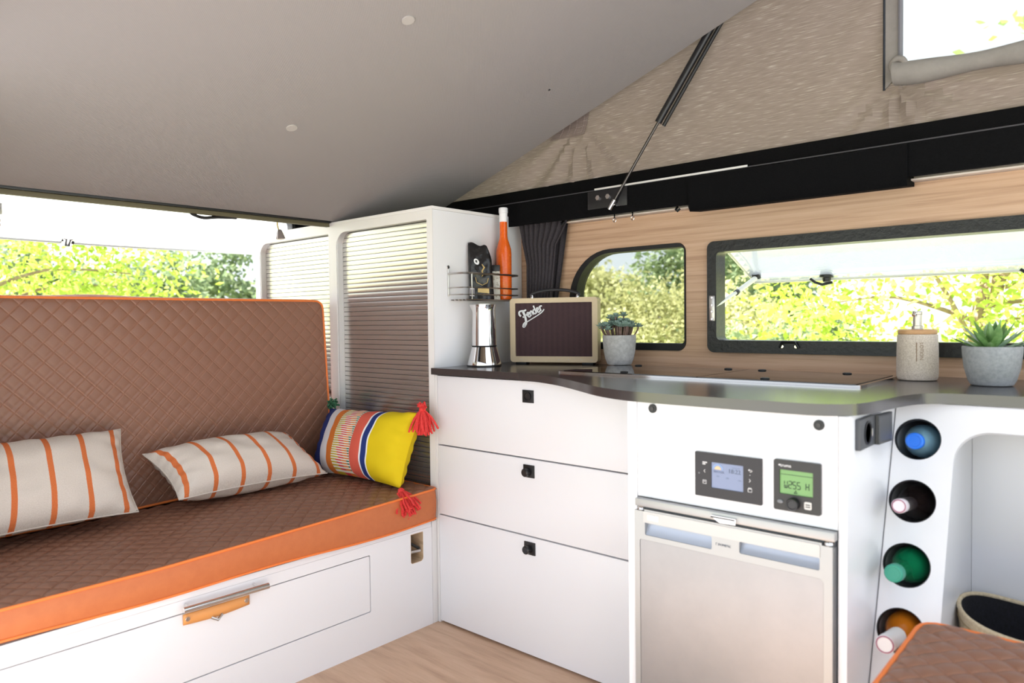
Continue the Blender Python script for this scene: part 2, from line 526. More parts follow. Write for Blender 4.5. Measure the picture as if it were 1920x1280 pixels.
for lx in (1.02, 1.575):
    bm = lathe_bm([(0.006, -0.012), (0.012, -0.008), (0.013, 0.004), (0.022, 0.006), (0.022, 0.014), (0.008, 0.018)], 20, Matrix.Translation((lx, ly - 0.012, lz)))
    h = put('latch', bm, BLACK, w)
    tube('latch_lever', [(lx - 0.045, ly - 0.03, lz + 0.002), (lx - 0.03, ly - 0.03, lz - 0.010), (lx - 0.008, ly - 0.028, lz - 0.018), (lx + 0.022, ly - 0.025, lz - 0.012)], 0.0045, BLACK, h, 8)
    cb = bmesh.new()
    tube_bm([(lx - 0.026, YW - 0.014, 0.928), (lx - 0.019, YW - 0.02, 0.944), (lx + 0.019, YW - 0.02, 0.944), (lx + 0.026, YW - 0.014, 0.928)], 0.0042, 8, cb)
    c = put('catch', cb, BLACK, w)
    for s in (-1, 1): cyl('screw', (lx - 0.01 + s * 0.020 + 0.01, YW - 0.012, 0.931), (0, -1, 0), 0.005, 0.004, CHROME, c, 12)
hb = box('stay_bracket', (0.7745, YW - 0.016, 1.006), (0.7925, YW - 0.011, 1.084), STEEL, w, 0.002)
for z in (1.078, 1.055, 1.035, 1.012): cyl('screw', (0.7845, YW - 0.016, z), (0, -1, 0), 0.004, 0.003, CHROME, hb, 12)
bm = tube_bm([(0.79, YW - 0.01, 1.05), (0.795, 0.60, 1.10)], 0.006); tube_bm([(0.795, 0.60, 1.10), (0.80, 0.735, 1.15)], 0.0085, 10, bm)
st = put('stay_arm', bm, mat('white_stay', (225, 225, 222), 0.3), w)
cyl('stay_knob', (0.80, 0.735, 1.146), (0, -0.3, 1), 0.014, 0.016, BLACK, st, 16)
cyl('stay_collar', (0.7945, 0.585, 1.0945), (0.005, 0.135, 0.05), 0.009, 0.012, BLACK, st, 14)

# --- rear of the van
wr = put('wall_rear', plate_bm([(-1.38, 0.0), (YW + 0.03, 0.0), (YW + 0.03, 1.60), (-1.38, 1.60)], [rr(-1.27, 0.84, 0.215, 1.512, 0.05)], -1.215, -1.185, 'x'), RAIL)
tag(wr, 'black rear wall around the wide rear window', None, None, 'structure')
w = root('window_3', 'wide rear window with its acrylic flap swung open over the bench', None, (-1.2, -0.55, 0.85), kind='structure')
plate('frame', rr(-1.27, 0.84, 0.215, 1.512, 0.05), [rr(-1.255, 0.855, 0.20, 1.503, 0.045)], -1.222, -1.18, 'x', RUBBER, w)
def flap3(u, v):
    q = 0.016 * math.sin(PI * v) + 0.0025 * math.sin(u * 9.0) * v
    return V((-1.225 + (-1.355 + 1.225) * v - q, -1.262 + 1.472 * u, 1.507 + (1.338 - 1.507) * v + q))
f3 = put('flap', grid(30, 8, flap3), ACRYL_W, w)
f3.modifiers.new('s', 'SOLIDIFY').thickness = 0.004
tube('flap_rim', [flap3(i / 12, 1) for i in range(13)], 0.0055, mat('flap_edge_grey', (196, 202, 204), 0.25), f3)
kn = cyl('latch', (-1.352, -0.679, 1.335), (0.5, 0, 0.6), 0.022, 0.03, CHROME, w)
tube('latch_lever', [(-1.335, -0.70, 1.345), (-1.33, -0.66, 1.335)], 0.006, BLACK, kn)
hg = box('stay_hinge', (-1.30, -0.965, 1.415), (-1.285, -0.90, 1.46), mat('clear_grey', (190, 190, 186), 0.2, 0.4), w, 0.006)
for z in (1.40, 1.385): tube('hinge_pin', [(-1.30, -0.97, z), (-1.30, -0.905, z - 0.004)], 0.008, CHROME, hg)

tag(put('wall_left', plate_bm([(-1.21, 0.0), (-0.10, 0.0), (-0.10, 1.50), (-1.21, 1.50)], [], -1.38, -1.35, 'y'), WHITE), 'rear side panel of the van beside the bench', None, None, 'structure')

# --- black rail under the canvas
prof = [(0.380, 1.362), (0.452, 1.372), (0.452, 1.503), (0.440, 1.503), (0.402, 1.452), (0.380, 1.447)]
rail = root('trim_1', 'black flocked rail running along the wall below the tent canvas', None, (0.6, 0.42, 1.36), kind='structure')
put('rail_body', plate_bm(prof, [], -1.15, 2.6, f=lambda a, b, c: V((c, a, b))), RAIL, rail)
plate('rail_edge', rr(-0.6, 1.4462, 2.5, 1.4492, 0.001, 2), [], 0.3785, 0.392, 'y', mat('dark_edge', (62, 60, 64), 0.5), rail)
bm = box_bm((0.392, 0.3768, 1.4475), (0.925, 0.3795, 1.4535), 0.0008)
put('reveal_strip', bm, mat('thin_white_strip', (214, 212, 208), 0.6), rail)  # thin white strip along the rail's upper edge
put('rail_cover', plate_bm([(0.370, 1.352), (0.3795, 1.3395), (0.450, 1.346), (0.450, 1.362), (0.3795, 1.446), (0.370, 1.44)], [], 0.742, 1.338, f=lambda a, b, c: V((c, a, b))), RAIL, rail)
box('white_strip', (0.24, 0.415, 1.357), (2.5, 0.449, 1.3615), KHAKI_W, rail, 0.0005)
box('white_strip', (0.24, 0.4445, 1.357), (2.5, 0.4545, 1.3775), KHAKI_W, rail, 0.0005)
for hx in (0.24, 0.69): tube('curtain_hook', [(hx, 0.40, 1.362), (hx, 0.388, 1.352), (hx + 0.006, 0.386, 1.346), (hx + 0.012, 0.392, 1.354)], 0.0038, BLACK, rail, 8)
for hx in (0.455, 0.525):
    o = cyl('eye_screw', (hx, 0.402, 1.3635), (0, 0, -1), 0.0025, 0.016, CHROME, rail, 8)
    tube('eye', [(hx + 0.006 * math.cos(a * PI / 5), 0.402, 1.344 + 0.006 * math.sin(a * PI / 5)) for a in range(10)], 0.0016, CHROME, o, 6, True)

# --- tent canvas of the pop-up roof (kitchen side) with its window
def roof_z(x): return 1.56 + 0.30 * (x + 1.2)
TX0, TX1 = -1.10, 2.30
OPN = (1.308, 1.645, 1.95, 2.12)     # opening
def canvas_y(x, z):
    y = 0.448
    dx, dz = x - 0.28, z - 1.66       # folds hanging from the seam corner
    if dz < 0.02:
        a = math.atan2(dx, -dz + 0.05); g = math.exp(-((dx - 0.0) / 0.30) ** 2) * math.exp(-((dz + 0.09) / 0.10) ** 2)
        y += 0.015 * g * math.sin(a * 13.0)
    dx, dz = x - 1.29, z - 1.61
    if dz < 0.0:
        a = math.atan2(dx, -dz + 0.02); g = math.exp(-((dx - 0.08) / 0.22) ** 2) * math.exp(-((dz + 0.06) / 0.07) ** 2)
        y += 0.014 * g * math.sin(a * 13.0)
    dx2 = 1.27 - x
    if 0 < dx2 < 0.4 and z > 1.6:
        y += 0.006 * math.exp(-dx2 / 0.12) * math.sin((z * 1.0 + dx2 * 1.3) * 26)
    y += 0.004 * noise.noise(V((x * 3, z * 4, 1.3)))
    return y
xs = sorted(set([round(TX0 + i * 0.02, 4) for i in range(int((TX1 - TX0) / 0.02) + 1)] + [OPN[0], OPN[2]]))
zs_n = 44
vs, fs, idx = [], [], {}
for i, x in enumerate(xs):
    zt = roof_z(x) - 0.005
    for j in range(zs_n + 1):
        z = 1.49 + (zt - 1.49) * j / zs_n
        idx[i, j] = len(vs); vs.append((x, canvas_y(x, z), z))
for i in range(len(xs) - 1):
    for j in range(zs_n):
        q = [idx[i, j], idx[i + 1, j], idx[i + 1, j + 1], idx[i, j + 1]]
        cx = sum(vs[k][0] for k in q) / 4; cz = sum(vs[k][2] for k in q) / 4
        if OPN[0] - 0.02 < cx < OPN[2] and OPN[1] - 0.01 < cz < OPN[3]: continue
        fs.append(q)
canvas = root('wall_canvas', 'taupe slub-weave tent canvas of the raised roof above the rail', None, (0.6, 0.45, 1.5), kind='structure')
put('canvas', (vs, fs), CANVAS, canvas)
w4 = root('window_4', 'unzipped canvas window with its grey flap rolled down', None, (1.6, 0.45, 1.6), kind='structure')
f4 = plate('side_flap', [(1.270, 1.604), (1.309, 1.640), (1.309, 2.12), (1.268, 2.12)], [], 0.436, 0.441, 'y', FLAP, w4)
tube('zip', [(1.269, 0.437, 1.602 + 0.05 * i) for i in range(11)], 0.0032, mat('zip_black', (24, 30, 40), 0.4), f4, 8)
tube('binding', [(1.308, 0.434, 1.64 + 0.06 * i) for i in range(9)], 0.006, mat('grey_binding', (112, 112, 118), 0.6), f4, 8)
pts = [(1.298, 0.425, 1.632), (1.291, 0.420, 1.655), (1.302, 0.412, 1.668), (1.318, 0.41, 1.664), (1.326, 0.412, 1.648)]
put('flap_end', tube_bm(catmull(pts, 5), 0.008, 10), FLAP, w4)
def roll(u, v):
    a = 2 * PI * v; x = 1.296 + 0.67 * u; rr_ = 0.023 + 0.003 * math.sin(u * 17) + 0.006 * math.exp(-u * 12)
    cz = 1.628 - 0.014 * u + 0.008 * math.exp(-u * 25)
    return V((x, 0.422 + rr_ * math.cos(a), cz + rr_ * 1.05 * math.sin(a)))
put('rolled_flap', grid(40, 16, roll), FLAP, w4)
plate('mesh', [(1.300, 1.632), (1.955, 1.632), (1.955, 2.125), (1.300, 2.125)], [], 0.447, 0.448, 'y', MESHNET, w4)
# seam patch on the canvas
sp = put('seam_pocket', plate_bm([(0.155, 1.665), (0.305, 1.662), (0.318, 1.70), (0.335, 1.76), (0.20, 1.715)], [], 0.440, 0.443, 'y'), CANVAS, canvas)
for k in range(4):
    x = 0.20 + 0.03 * k
    tube('gather', [(x, 0.440, 1.668), (x + 0.016, 0.437, 1.69), (x + 0.018, 0.440, 1.725)], 0.003, CANVAS, sp, 6)

cl = root('ceiling', 'white pop-up roof shell tilted above the raised bed board', None, (0.5, -0.45, 1.6), kind='structure')
put('roof_shell', plate_bm([(-1.25, roof_z(-1.25)), (2.45, roof_z(2.45)), (2.45, roof_z(2.45) + 0.05), (-1.25, roof_z(-1.25) + 0.05)], [], -1.42, 0.50, 'y'), WHITE, cl)
lc = put('wall_canvas_left', plate_bm([(-1.1, 1.585), (2.3, 1.585), (2.3, roof_z(2.3)), (-1.1, roof_z(-1.1))], [], -1.37, -1.366, 'y'), CANVAS)
tag(lc, 'tent canvas of the raised roof on the doorway side', None, None, 'structure')
tag(box('trim_2', (-0.12, -1.40, 1.56), (2.6, -1.34, 1.62), RAIL), 'black roof rail above the sliding doorway', None, None, 'structure')

# ================================================================== RAISED BED BOARD
def bz(x): return 1.6007 + 0.3375 * x
bb = root('bed_board', 'tilted grey fabric-covered bed board raised under the roof', 'bed board', (-0.58, -0.48, 1.40))
put('panel', plate_bm([(-0.580, bz(-0.58)), (1.28, bz(1.28)), (1.27, bz(1.28) + 0.035), (-0.59, bz(-0.59) + 0.035)], [], -1.33, 0.400, 'y'), BOARD, bb)
nrm = V((0.3375, 0, -1)).normalized()
for (x, y) in ((0.439, -0.466), (-0.064, -0.4805)):
    cyl('snap_button', V((x, y, bz(x))) - nrm * 0.001, nrm, 0.016, 0.004, mat('button_grey', (178, 174, 170), 0.4), bb, 24)
cyl('screw', V((0.387, 0.1465, bz(0.387))) - nrm * 0.001, nrm, 0.0035, 0.003, BLACK, bb, 10)
bm = box_bm((-0.606, -1.33, 1.384), (-0.586, -0.003, 1.398), 0.001)
put('rear_bar', bm, OLIVE, bb)
put('edge_seal', box_bm((-0.600, -1.33, 1.398), (-0.577, -0.003, 1.4085), 0.001), BLACK, bb)

# reading lamp and loose cable under the board
lp = root('reading_lamp', 'small chrome cone reading lamp hanging on a thin gooseneck', 'lamp', (-0.60, -0.215, 1.40))
tube('gooseneck', catmull([(-0.598, -0.219, 1.388), (-0.60, -0.217, 1.372), (-0.60, -0.212, 1.356)], 4), 0.0028, mat('brass', (150, 130, 70), 0.3, 0.9), lp, 8)
tl = Matrix.Translation((-0.60, -0.2095, 1.358)) @ Matrix.Rotation(R(6), 4, 'X')
lathe('shade', [(0.006, 0.0), (0.0085, -0.004), (0.012, -0.016), (0.017, -0.030), (0.018, -0.034), (0.015, -0.034)], CHROME, lp, 28, tl)
lathe('lens', [(0.0145, -0.033), (0.013, -0.036), (0.004, -0.0375)], mat('lens_white', (220, 214, 206), 0.3), lp, 20, tl)
cb = put('cable', tube_bm(catmull([(-0.60, -0.535, 1.388), (-0.602, -0.525, 1.3815), (-0.604, -0.49, 1.3745), (-0.602, -0.44, 1.381), (-0.60, -0.375, 1.385)], 5), 0.0055, 8), BLACK)
tag(cb, 'black loose cable sagging below the rear edge of the bed board', 'cable')

# gas strut
gs = root('gas_strut', 'black gas strut with bolted bracket holding up the roof', 'strut', (0.445, 0.375, 1.39))
box('bracket', (0.366, 0.3735, 1.384), (0.522, 0.3795, 1.444), BLACK_S, gs, 0.002)
for x in (0.410, 0.450):
    b = cyl('bolt', (x, 0.3735, 1.420), (0, -1, 0), 0.009, 0.006, CHROME, gs, 6)
P0 = V((0.469, 0.362, 1.385)); d = (V((0.7837, 0.422, 1.8766)) - P0).normalized()
tube('rod', [P0, P0 + d * 0.34], 0.0045, mat('dark_steel', (96, 92, 90), 0.35, 1.0), gs, 12)
tube('cylinder', [P0 + d * 0.295, P0 + d * 0.72], 0.0115, BLACK_S, gs, 20)
tube('cable_guard', [P0 + d * 0.293 + V((0.019, 0.002, -0.012)), P0 + d * 0.72 + V((0.019, 0.000, -0.012))], 0.006, BLACK, gs, 10)
j = cyl('ball_joint', P0 - d * 0.012, d, 0.0075, 0.035, CHROME, gs, 16)
cyl('stud', (0.476, 0.374, 1.389), (0, -1, 0), 0.006, 0.014, CHROME, j, 12)

# ================================================================== STORAGE CABINET WITH ROLLER SHUTTERS
cab = root('storage_cabinet', 'tall white storage cabinet with two aluminium roller shutters', 'cabinet', (-0.58, 0.22, 0.0))
box('side_panel', (-0.018, 0.002, 0.0), (0.0, YW - 0.002, 1.3895), WHITE, cab)
box('side_panel', (-1.155, 0.002, 0.0), (-1.137, YW - 0.002, 1.3895), WHITE, cab)
box('back_panel', (-1.136, YW - 0.014, 0.0), (-0.019, YW - 0.003, 1.38), WHITE, cab, 0)
box('top_panel', (-1.155, -0.001, 1.3900), (0.0, YW - 0.002, 1.4010), WHITE_E, cab, 0.001)
box('divider', (-0.578, 0.024, 0.0), (-0.560, YW - 0.02, 1.38), WHITE, cab, 0)
OP = [(-1.118, 0.10, -0.598, 1.358), (-0.548, 0.10, -0.028, 1.358)]
plate('front_frame', [(-1.155, 0.0), (-0.0, 0.0), (-0.0, 1.3897), (-1.155, 1.3897)], [rr(*o, (0.01, 0.01, 0.004, 0.055), 8) for o in OP], -0.001, 0.0015, 'y', WHITE_E, cab)
slat_me = None
NS = 71; PITCH = 0.0176
for k, o in enumerate(OP):
    sh = put('shutter', box_bm((o[0] - 0.003, 0.0265, o[1] - 0.005), (o[2] + 0.003, 0.029, o[3] + 0.005)), ALU_D, cab)
    # reveal between frame and slats
    ring = plate_bm(rr(o[0] - 0.002, o[1] - 0.002, o[2] + 0.002, o[3] + 0.002, (0.01, 0.01, 0.004, 0.057), 8), [rr(o[0] + 0.006, o[1], o[2] - 0.001, o[3], (0.01, 0.01, 0.004, 0.048), 8)], 0.0016, 0.026, 'y')
    put('track', ring, mat('track_grey', (206, 206, 206), 0.35, 0.3), sh)
    if slat_me is None:
        pr = [(0.0, -0.0079), (-0.0016, -0.0080), (-0.0018, -0.0076), (-0.0018, 0.0077), (0.0, 0.0080)]
        bm = bmesh.new(); ra = [bm.verts.new((-0.262, a, b)) for a, b in pr]; rb = [bm.verts.new((0.262, a, b)) for a, b in pr]
        for i in range(len(pr) - 1): bm.faces.new((ra[i], rb[i], rb[i + 1], ra[i + 1]))
        bm.faces.new((ra[-1], rb[-1], rb[0], ra[0])); bm.faces.new(ra); bm.faces.new(rb)
        bmesh.ops.recalc_face_normals(bm, faces=bm.faces)
        slat_me = bpy.data.meshes.new('slat'); bm.to_mesh(slat_me); bm.free(); slat_me.materials.append(ALU); finish(slat_me, 60)
    for i in range(NS):
        s = bpy.data.objects.new('slat', slat_me); col.objects.link(s); s.parent = sh; WM[s] = WM[sh]
        s.matrix_local = WM[sh].inverted() @ Matrix.Translation(((o[0] + o[2]) / 2, 0.0255, o[3] - 0.012 - i * PITCH))

# ================================================================== BENCH
bench = root('bench_base', 'white bench base with long drawer below the quilted seat', 'bench', (-0.28, -0.66, 0.0))
SLOT = rr(-0.116, 0.224, -0.062, 0.3215, (0.008, 0.012, 0.004, 0.002), 4)
DRW = rr(-1.30, 0.1185, -0.2785, 0.2965, 0.004, 3)
plate('front_panel', [(-1.34, 0.0), (-0.024, 0.0), (-0.024, 0.3283), (-1.34, 0.3283)], [SLOT, DRW], -0.018, 0.0, 'x', WHITE, bench)
box('top_panel', (-0.74, -1.34, 0.3285), (0.0, -0.0255, 0.346), WHITE, bench)
box('corner_post', (-0.018, -0.0225, 0.0), (0.0005, -0.002, 0.346), WHITE_E, bench, 0.001)
box('inner_box', (-0.73, -1.33, 0.005), (-0.0605, -0.035, 0.325), mat('grey_inner_box', (150, 140, 128), 0.7), bench, 0)  # evenly grey-beige box behind the slot and drawer gaps
dr = plate('drawer', rr(-1.2975, 0.1215, -0.2815, 0.2935, 0.004, 3), [], -0.019, -0.0005, 'x', WHITE, bench)
hd = tube('handle', [(0.026, -0.864, 0.312), (0.026, -0.636, 0.3095)], 0.0085, CHROME, bench, 16)
for y in (-0.848, -0.665): tube('standoff', [(0.0, y, 0.3165), (0.024, y, 0.312)], 0.004, CHROME, hd, 10)
def strap(u, v):
    y = -0.856 + 0.176 * u; return V((0.0055 + 0.004 * math.sin(PI * u), y, 0.267 + 0.0265 * v - 0.003 * math.sin(PI * u) * (1 - v)))
sp = put('strap', grid(16, 2, strap), LEATHER, bench); sp.modifiers.new('s', 'SOLIDIFY').thickness = 0.003
for y in (-0.846, -0.690): cyl('screw', (0.007, y, 0.281), (1, 0, 0), 0.0058, 0.003, CHROME, sp, 14)
tube('clip', [(0.008, -0.785, 0.266), (0.016, -0.772, 0.258), (0.008, -0.758, 0.266)], 0.004, STEEL, sp, 8)
plate('slot_lining', rr(-0.135, 0.205, -0.043, 0.3275, 0.004, 4), [SLOT], -0.060, -0.0184, 'x', PLY, bench)
plate('slot_edge', rr(-0.1165, 0.2235, -0.0615, 0.3218, (0.008, 0.012, 0.004, 0.002), 4), [rr(-0.1145, 0.2255, -0.0635, 0.3198, (0.007, 0.011, 0.003, 0.001), 4)], -0.0182, -0.0002, 'x', PLY, bench)
lr = tube('latch_rod', [(-0.012, -0.135, 0.262), (-0.006, -0.072, 0.259)], 0.0055, STEEL, bench, 12)
tube('latch_spring', [(-0.016, -0.112, 0.292), (-0.010, -0.072, 0.265)], 0.005, BLACK, lr, 8)

# quilted surfaces ------------------------------------------------------
def puff(s, t, amp=0.0068, ex=0.36):
    k = 1 / (QC * math.sqrt(2)); a = (s + t) * k; b = (s - t) * k
    return amp * (abs(math.sin(PI * a)) * abs(math.sin(PI * b))) ** ex

seat = root('seat_cushion', 'brown quilted bench seat cushion with orange front band', 'cushion', (-0.30, -0.66, 0.346))
SX0, SX1, SY0, SY1 = -0.568, 0.012, -1.335, -0.006
def seat_z(y): return 0.4545 - 0.030 * min(1, max(0, (-y - 0.02) / 0.9)) ** 0.9
def seat_top(u, v):
    y = SY0 + (SY1 - SY0) * u; x = SX0 + (SX1 - SX0) * v
    ed = min(x - SX0, SX1 - x, y - SY0, SY1 - y)
    crown = 0.012 * (1 - math.exp(-max(ed, 0) / 0.05))
    return V((x, y, seat_z(y) + crown * (0.6 + 0.4 * (SX1 - x) / 0.6) + puff(y, x) * min(1, ed / 0.012)))
put('seat_top', grid(440, 190, seat_top, uv=lambda u, v: (SY0 + (SY1 - SY0) * u, SX0 + (SX1 - SX0) * v)), QUILT, seat, angle=80)
def low_z(y): return 0.3535 + 0.004 * math.sin(y * 9.0 + 0.6) + 0.003 * math.sin(y * 4.0)
ring = [(SX1, SY0), (SX1, SY1 - 0.02), (SX1 - 0.006, SY1 - 0.006), (SX1 - 0.02, SY1), (SX0, SY1)]
def band(pathpts, name, nrow=8):
    pts = []
    for a, b in zip(pathpts, pathpts[1:]):
        n = max(1, int((V(b) - V(a)).length / 0.03))
        pts += [V(a).lerp(V(b), i / n) for i in range(n)]
    pts.append(V(pathpts[-1]))
    n = len(pts) - 1
    def f(u, v):
        p = pts[min(n, round(u * n))]; z0, z1 = low_z(p.y), seat_z(p.y)
        bul = 0.006 * math.sin(PI * v); q = V((bul if p.x > SX1 - 0.021 else 0, 0))
        return V((p.x + q.x, p.y, z0 + (z1 - z0) * v))
    return pts, put(name, grid(n, nrow, f), ORANGE, seat)
pts, bd = band(ring, 'side_band')
tube('piping', [(p.x + 0.001, p.y, seat_z(p.y) + 0.001) for p in pts], 0.0038, PIPING, seat, 8)
tube('piping', [(p.x + 0.001, p.y, low_z(p.y)) for p in pts], 0.0032, PIPING, seat, 8)
box('foam', (SX0 + 0.01, SY0 + 0.01, 0.3475), (SX1 - 0.012, SY1 - 0.012, 0.415), mat('foam_brown', (110, 74, 58), 0.8), seat, 0.004)

back = root('backrest_cushion', 'upright brown quilted bench backrest edged in orange piping', 'cushion', (-0.64, -0.66, 0.45))
BY0, BY1 = -1.335, -0.020
def bx(z): return -0.578 - 0.042 * (z - 0.45) / 0.65
BZ0, BZ1 = 0.470, 1.099
def back_face(u, v):
    y = BY0 + (BY1 - BY0) * u; zb = seat_z(y) + 0.010; z = zb + (BZ1 - zb) * v
    ed = min(y - BY0, BY1 - y, z - zb, BZ1 - z)
    # round the upper corner towards the cabinet
    dy, dz = y - (BY1 - 0.03), z - (BZ1 - 0.03)
    if dy > 0 and dz > 0:
        m_ = max(dy, dz); l_ = math.hypot(dy, dz); y = BY1 - 0.03 + dy * m_ / l_; z = BZ1 - 0.03 + dz * m_ / l_
    return V((bx(z) + 0.008 * (1 - math.exp(-max(ed, 0) / 0.05)) + puff(y, z, 0.0028, 0.30) * min(1, max(ed, 0) / 0.012), y + 0.012 * (z - 1.1) * (-1 if u > .9 else 0) * (u - .9) * 10 * 0.6, z))
put('quilted_face', grid(420, 210, back_face, uv=lambda u, v: (BY0 + (BY1 - BY0) * u, BZ0 + (BZ1 - BZ0) * v)), QUILT, back, angle=80)
edge = [back_face(0, i / 20) for i in range(0)] + [back_face(i / 60, 0) for i in range(61)] + [back_face(1, i / 40) for i in range(1, 41)] + [back_face(1 - i / 60, 1) for i in range(1, 61)]
tube('piping', edge, 0.0042, PIPING, back, 8)
def side(u, v):
    i = u * (len(edge) - 1); p = edge[int(round(i))]
    lift = 0.004 * math.sin(PI * v) if p.z > BZ1 - 0.002 else 0
    bump_ = 0.006 * math.exp(-((p.y + 0.82) / 0.10) ** 2) * math.sin(PI * v * 0.9) if p.z > BZ1 - 0.002 else 0
    return V((p.x - 0.085 * v, p.y, p.z + lift + bump_ + (0.006 * v if p.z > BZ1 - 0.002 else 0)))
put('side_band', grid(len(edge) - 1, 6, side), ORANGE, back)
box('core', (-0.70, BY0 + 0.01, 0.3470), (-0.632, BY1 - 0.006, BZ1 - 0.006), mat('foam_brown'), back, 0.01)

# ================================================================== PILLOWS
def pillow(name, label, cor, thick, m, pinch=0.05, seed=1, wrinkle=0.004):
    bl, br, tr, tl = [V(c) for c in cor]
    cen = (bl + br + tr + tl) / 4
    N = (br - bl).cross(tl - bl).normalized()
    r = root(name, label, 'pillow', (cen.x, cen.y, min(c.z for c in (bl, br))))
    n = 44
    def pos(u, v, side):
        su, sv = 2 * u - 1, 2 * v - 1
        pu = su * (1 - pinch * (1 - sv * sv)); pv = sv * (1 - pinch * 1.3 * (1 - su * su))
        uu, vv = (pu + 1) / 2, (pv + 1) / 2
        p = bl * (1 - uu) * (1 - vv) + br * uu * (1 - vv) + tr * uu * vv + tl * (1 - uu) * vv
        h = ((1 - abs(su) ** 2.6) * (1 - abs(sv) ** 2.6)); h = max(h, 0) ** 0.5
        ed = (1 - max(abs(su), abs(sv)))
        w_ = wrinkle * noise.noise(V((u * 7 + seed, v * 5, side * 3.0))) * min(1, ed * 8) + wrinkle * 0.8 * math.sin((su * sv) * 22 + seed) * math.exp(-ed * 9) * min(1, ed * 20)
        return p + N * (side * (thick / 2 * h) + w_)
    for side, nm in ((1, 'front_cover'), (-1, 'back_cover')):
        put(nm, grid(n, n, lambda u, v: pos(u, v, side), uv=lambda u, v: (u, v)), m, r, angle=80)
    return r, pos, (bl, br, tr, tl), N

def tassel(parent, base, direction, length, m, seed, n=30, spread=0.30):
    rng = random.Random(seed); d = V(direction).normalized(); bm = bmesh.new()
    for i in range(n):
        off = V((rng.uniform(-1, 1), rng.uniform(-1, 1), rng.uniform(-1, 1))) * spread
        dd = (d + off).normalized(); L = length * rng.uniform(0.7, 1.05); p = V(base); pts = [p]
        for k in range(4):
            p = p + dd * L / 4 + V((rng.uniform(-1, 1), rng.uniform(-1, 1), rng.uniform(-1, 1))) * 0.0035 + V((0, 0, -0.0015 * k)); pts.append(p)
            dd = (dd * 0.8 + d * 0.2).normalized()
        tube_bm(pts, 0.0034, 5, bm)
    o = put('tassel', bm, m, parent)
    lathe('knot', [(0.004, -0.010), (0.011, -0.004), (0.011, 0.004), (0.004, 0.010)], m, o, 12, Matrix.Translation(V(base)))
    return o

def seam(r, pos, m, rad=0.0022):
    pts = [pos(i / 24, 0, 0) for i in range(24)] + [pos(1, i / 24, 0) for i in range(24)] + [pos(1 - i / 24, 1, 0) for i in range(24)] + [pos(0, 1 - i / 24, 0) for i in range(24)]
    tube('seam', pts, rad, m, r, 6, True)
LINEN = mat('linen_seam', (206, 194, 183), 0.9)
r, pos, c, N = pillow('striped_pillow', 'large orange striped linen pillow standing against the backrest', [(-0.372, -1.330, 0.480), (-0.372, -0.812, 0.480), (-0.538, -0.795, 0.700), (-0.538, -1.31, 0.700)], 0.165, STRIPE, 0.06, 1, 0.006)
seam(r, pos, LINEN)
r, pos, c, N = pillow('striped_pillow', 'orange striped linen pillow slumped back beside the colourful one', [(-0.352, -0.705, 0.496), (-0.328, -0.208, 0.496), (-0.525, -0.245, 0.618), (-0.525, -0.738, 0.616)], 0.175, STRIPE, 0.075, 5, 0.006)
seam(r, pos, LINEN)
r, pos, c, N = pillow('tasselled_pillow', 'yellow, coral and blue striped pillow with wool tassels on its corners', [(-0.480, -0.168, 0.476), (-0.030, -0.130, 0.472), (-0.004, -0.052, 0.714), (-0.535, -0.048, 0.690)], 0.165, MULTI, 0.06, 9, 0.006)
RED = m_speckle('red_wool', (214, 44, 46), (236, 78, 72), 300, 0.9, 0.3)
GREENW = m_speckle('green_wool', (48, 96, 66), (74, 122, 90), 300, 0.9, 0.3)
tassel(r, c[2] + V((0.004, -0.004, 0.012)), (0.14, -0.10, -1), 0.078, RED, 3, 60, 0.60)
tassel(r, c[2] + V((0.000, -0.002, 0.008)), (0.15, -0.02, 0.6), 0.034, RED, 13, 24, 0.7)
tassel(r, c[1] + V((0.008, -0.004, -0.006)), (0.62, -0.05, -0.62), 0.080, RED, 5, 70, 0.62)
tassel(r, c[3] + V((0.004, -0.004, 0.006)), (0.35, 0.0, 0.35), 0.045, GREENW, 7, 40, 0.6)

# ================================================================== KITCHEN DRAWER UNIT
ku = root('drawer_unit', 'white kitchen drawer unit with three handleless drawers', 'cabinet', (0.47, 0.2, 0.0))
box('carcass', (0.002, 0.020, 0.0), (0.938, YW - 0.003, 0.836), CARC, ku, 0)
box('plinth', (0.012, 0.012, 0.0), (0.938, 0.0195, 0.006), mat('plinth_brown', (120, 92, 74), 0.6), ku, 0)
box('end_panel', (0.0005, 0.0, 0.0), (0.0105, 0.0195, 0.836), WHITE_E, ku, 0.0008)
box('filler', (0.838, 0.0, 0.0), (0.938, 0.0195, 0.836), WHITE, ku, 0.0008)
for z0, z1, zk in ((0.605, 0.834, 0.7889), (0.3705, 0.6005, 0.565), (0.008, 0.366, 0.3328)):
    d = box('drawer', (0.0125, 0.0, z0), (0.8355, 0.019, z1), WHITE, ku, 0.001)
    kx = 0.412
    k = box('push_lock', (kx - 0.021, -0.0035, zk - 0.019), (kx + 0.021, 0.001, zk + 0.019), BLACK, d, 0.001)
    if zk < 0.7:
        cyl('knob', (kx - 0.002, -0.003, zk - 0.002), (0, -1, 0), 0.0125, 0.020, BLACK_S, d, 24, 0.003)
    else:
        lathe('knob', [(0.0135, 0.0), (0.0135, 0.003), (0.0115, 0.003), (0.0105, 0.0005)], BLACK_S, d, 24, Matrix.Translation((kx, -0.0035, zk)) @ Matrix.Rotation(R(90), 4, 'X'))

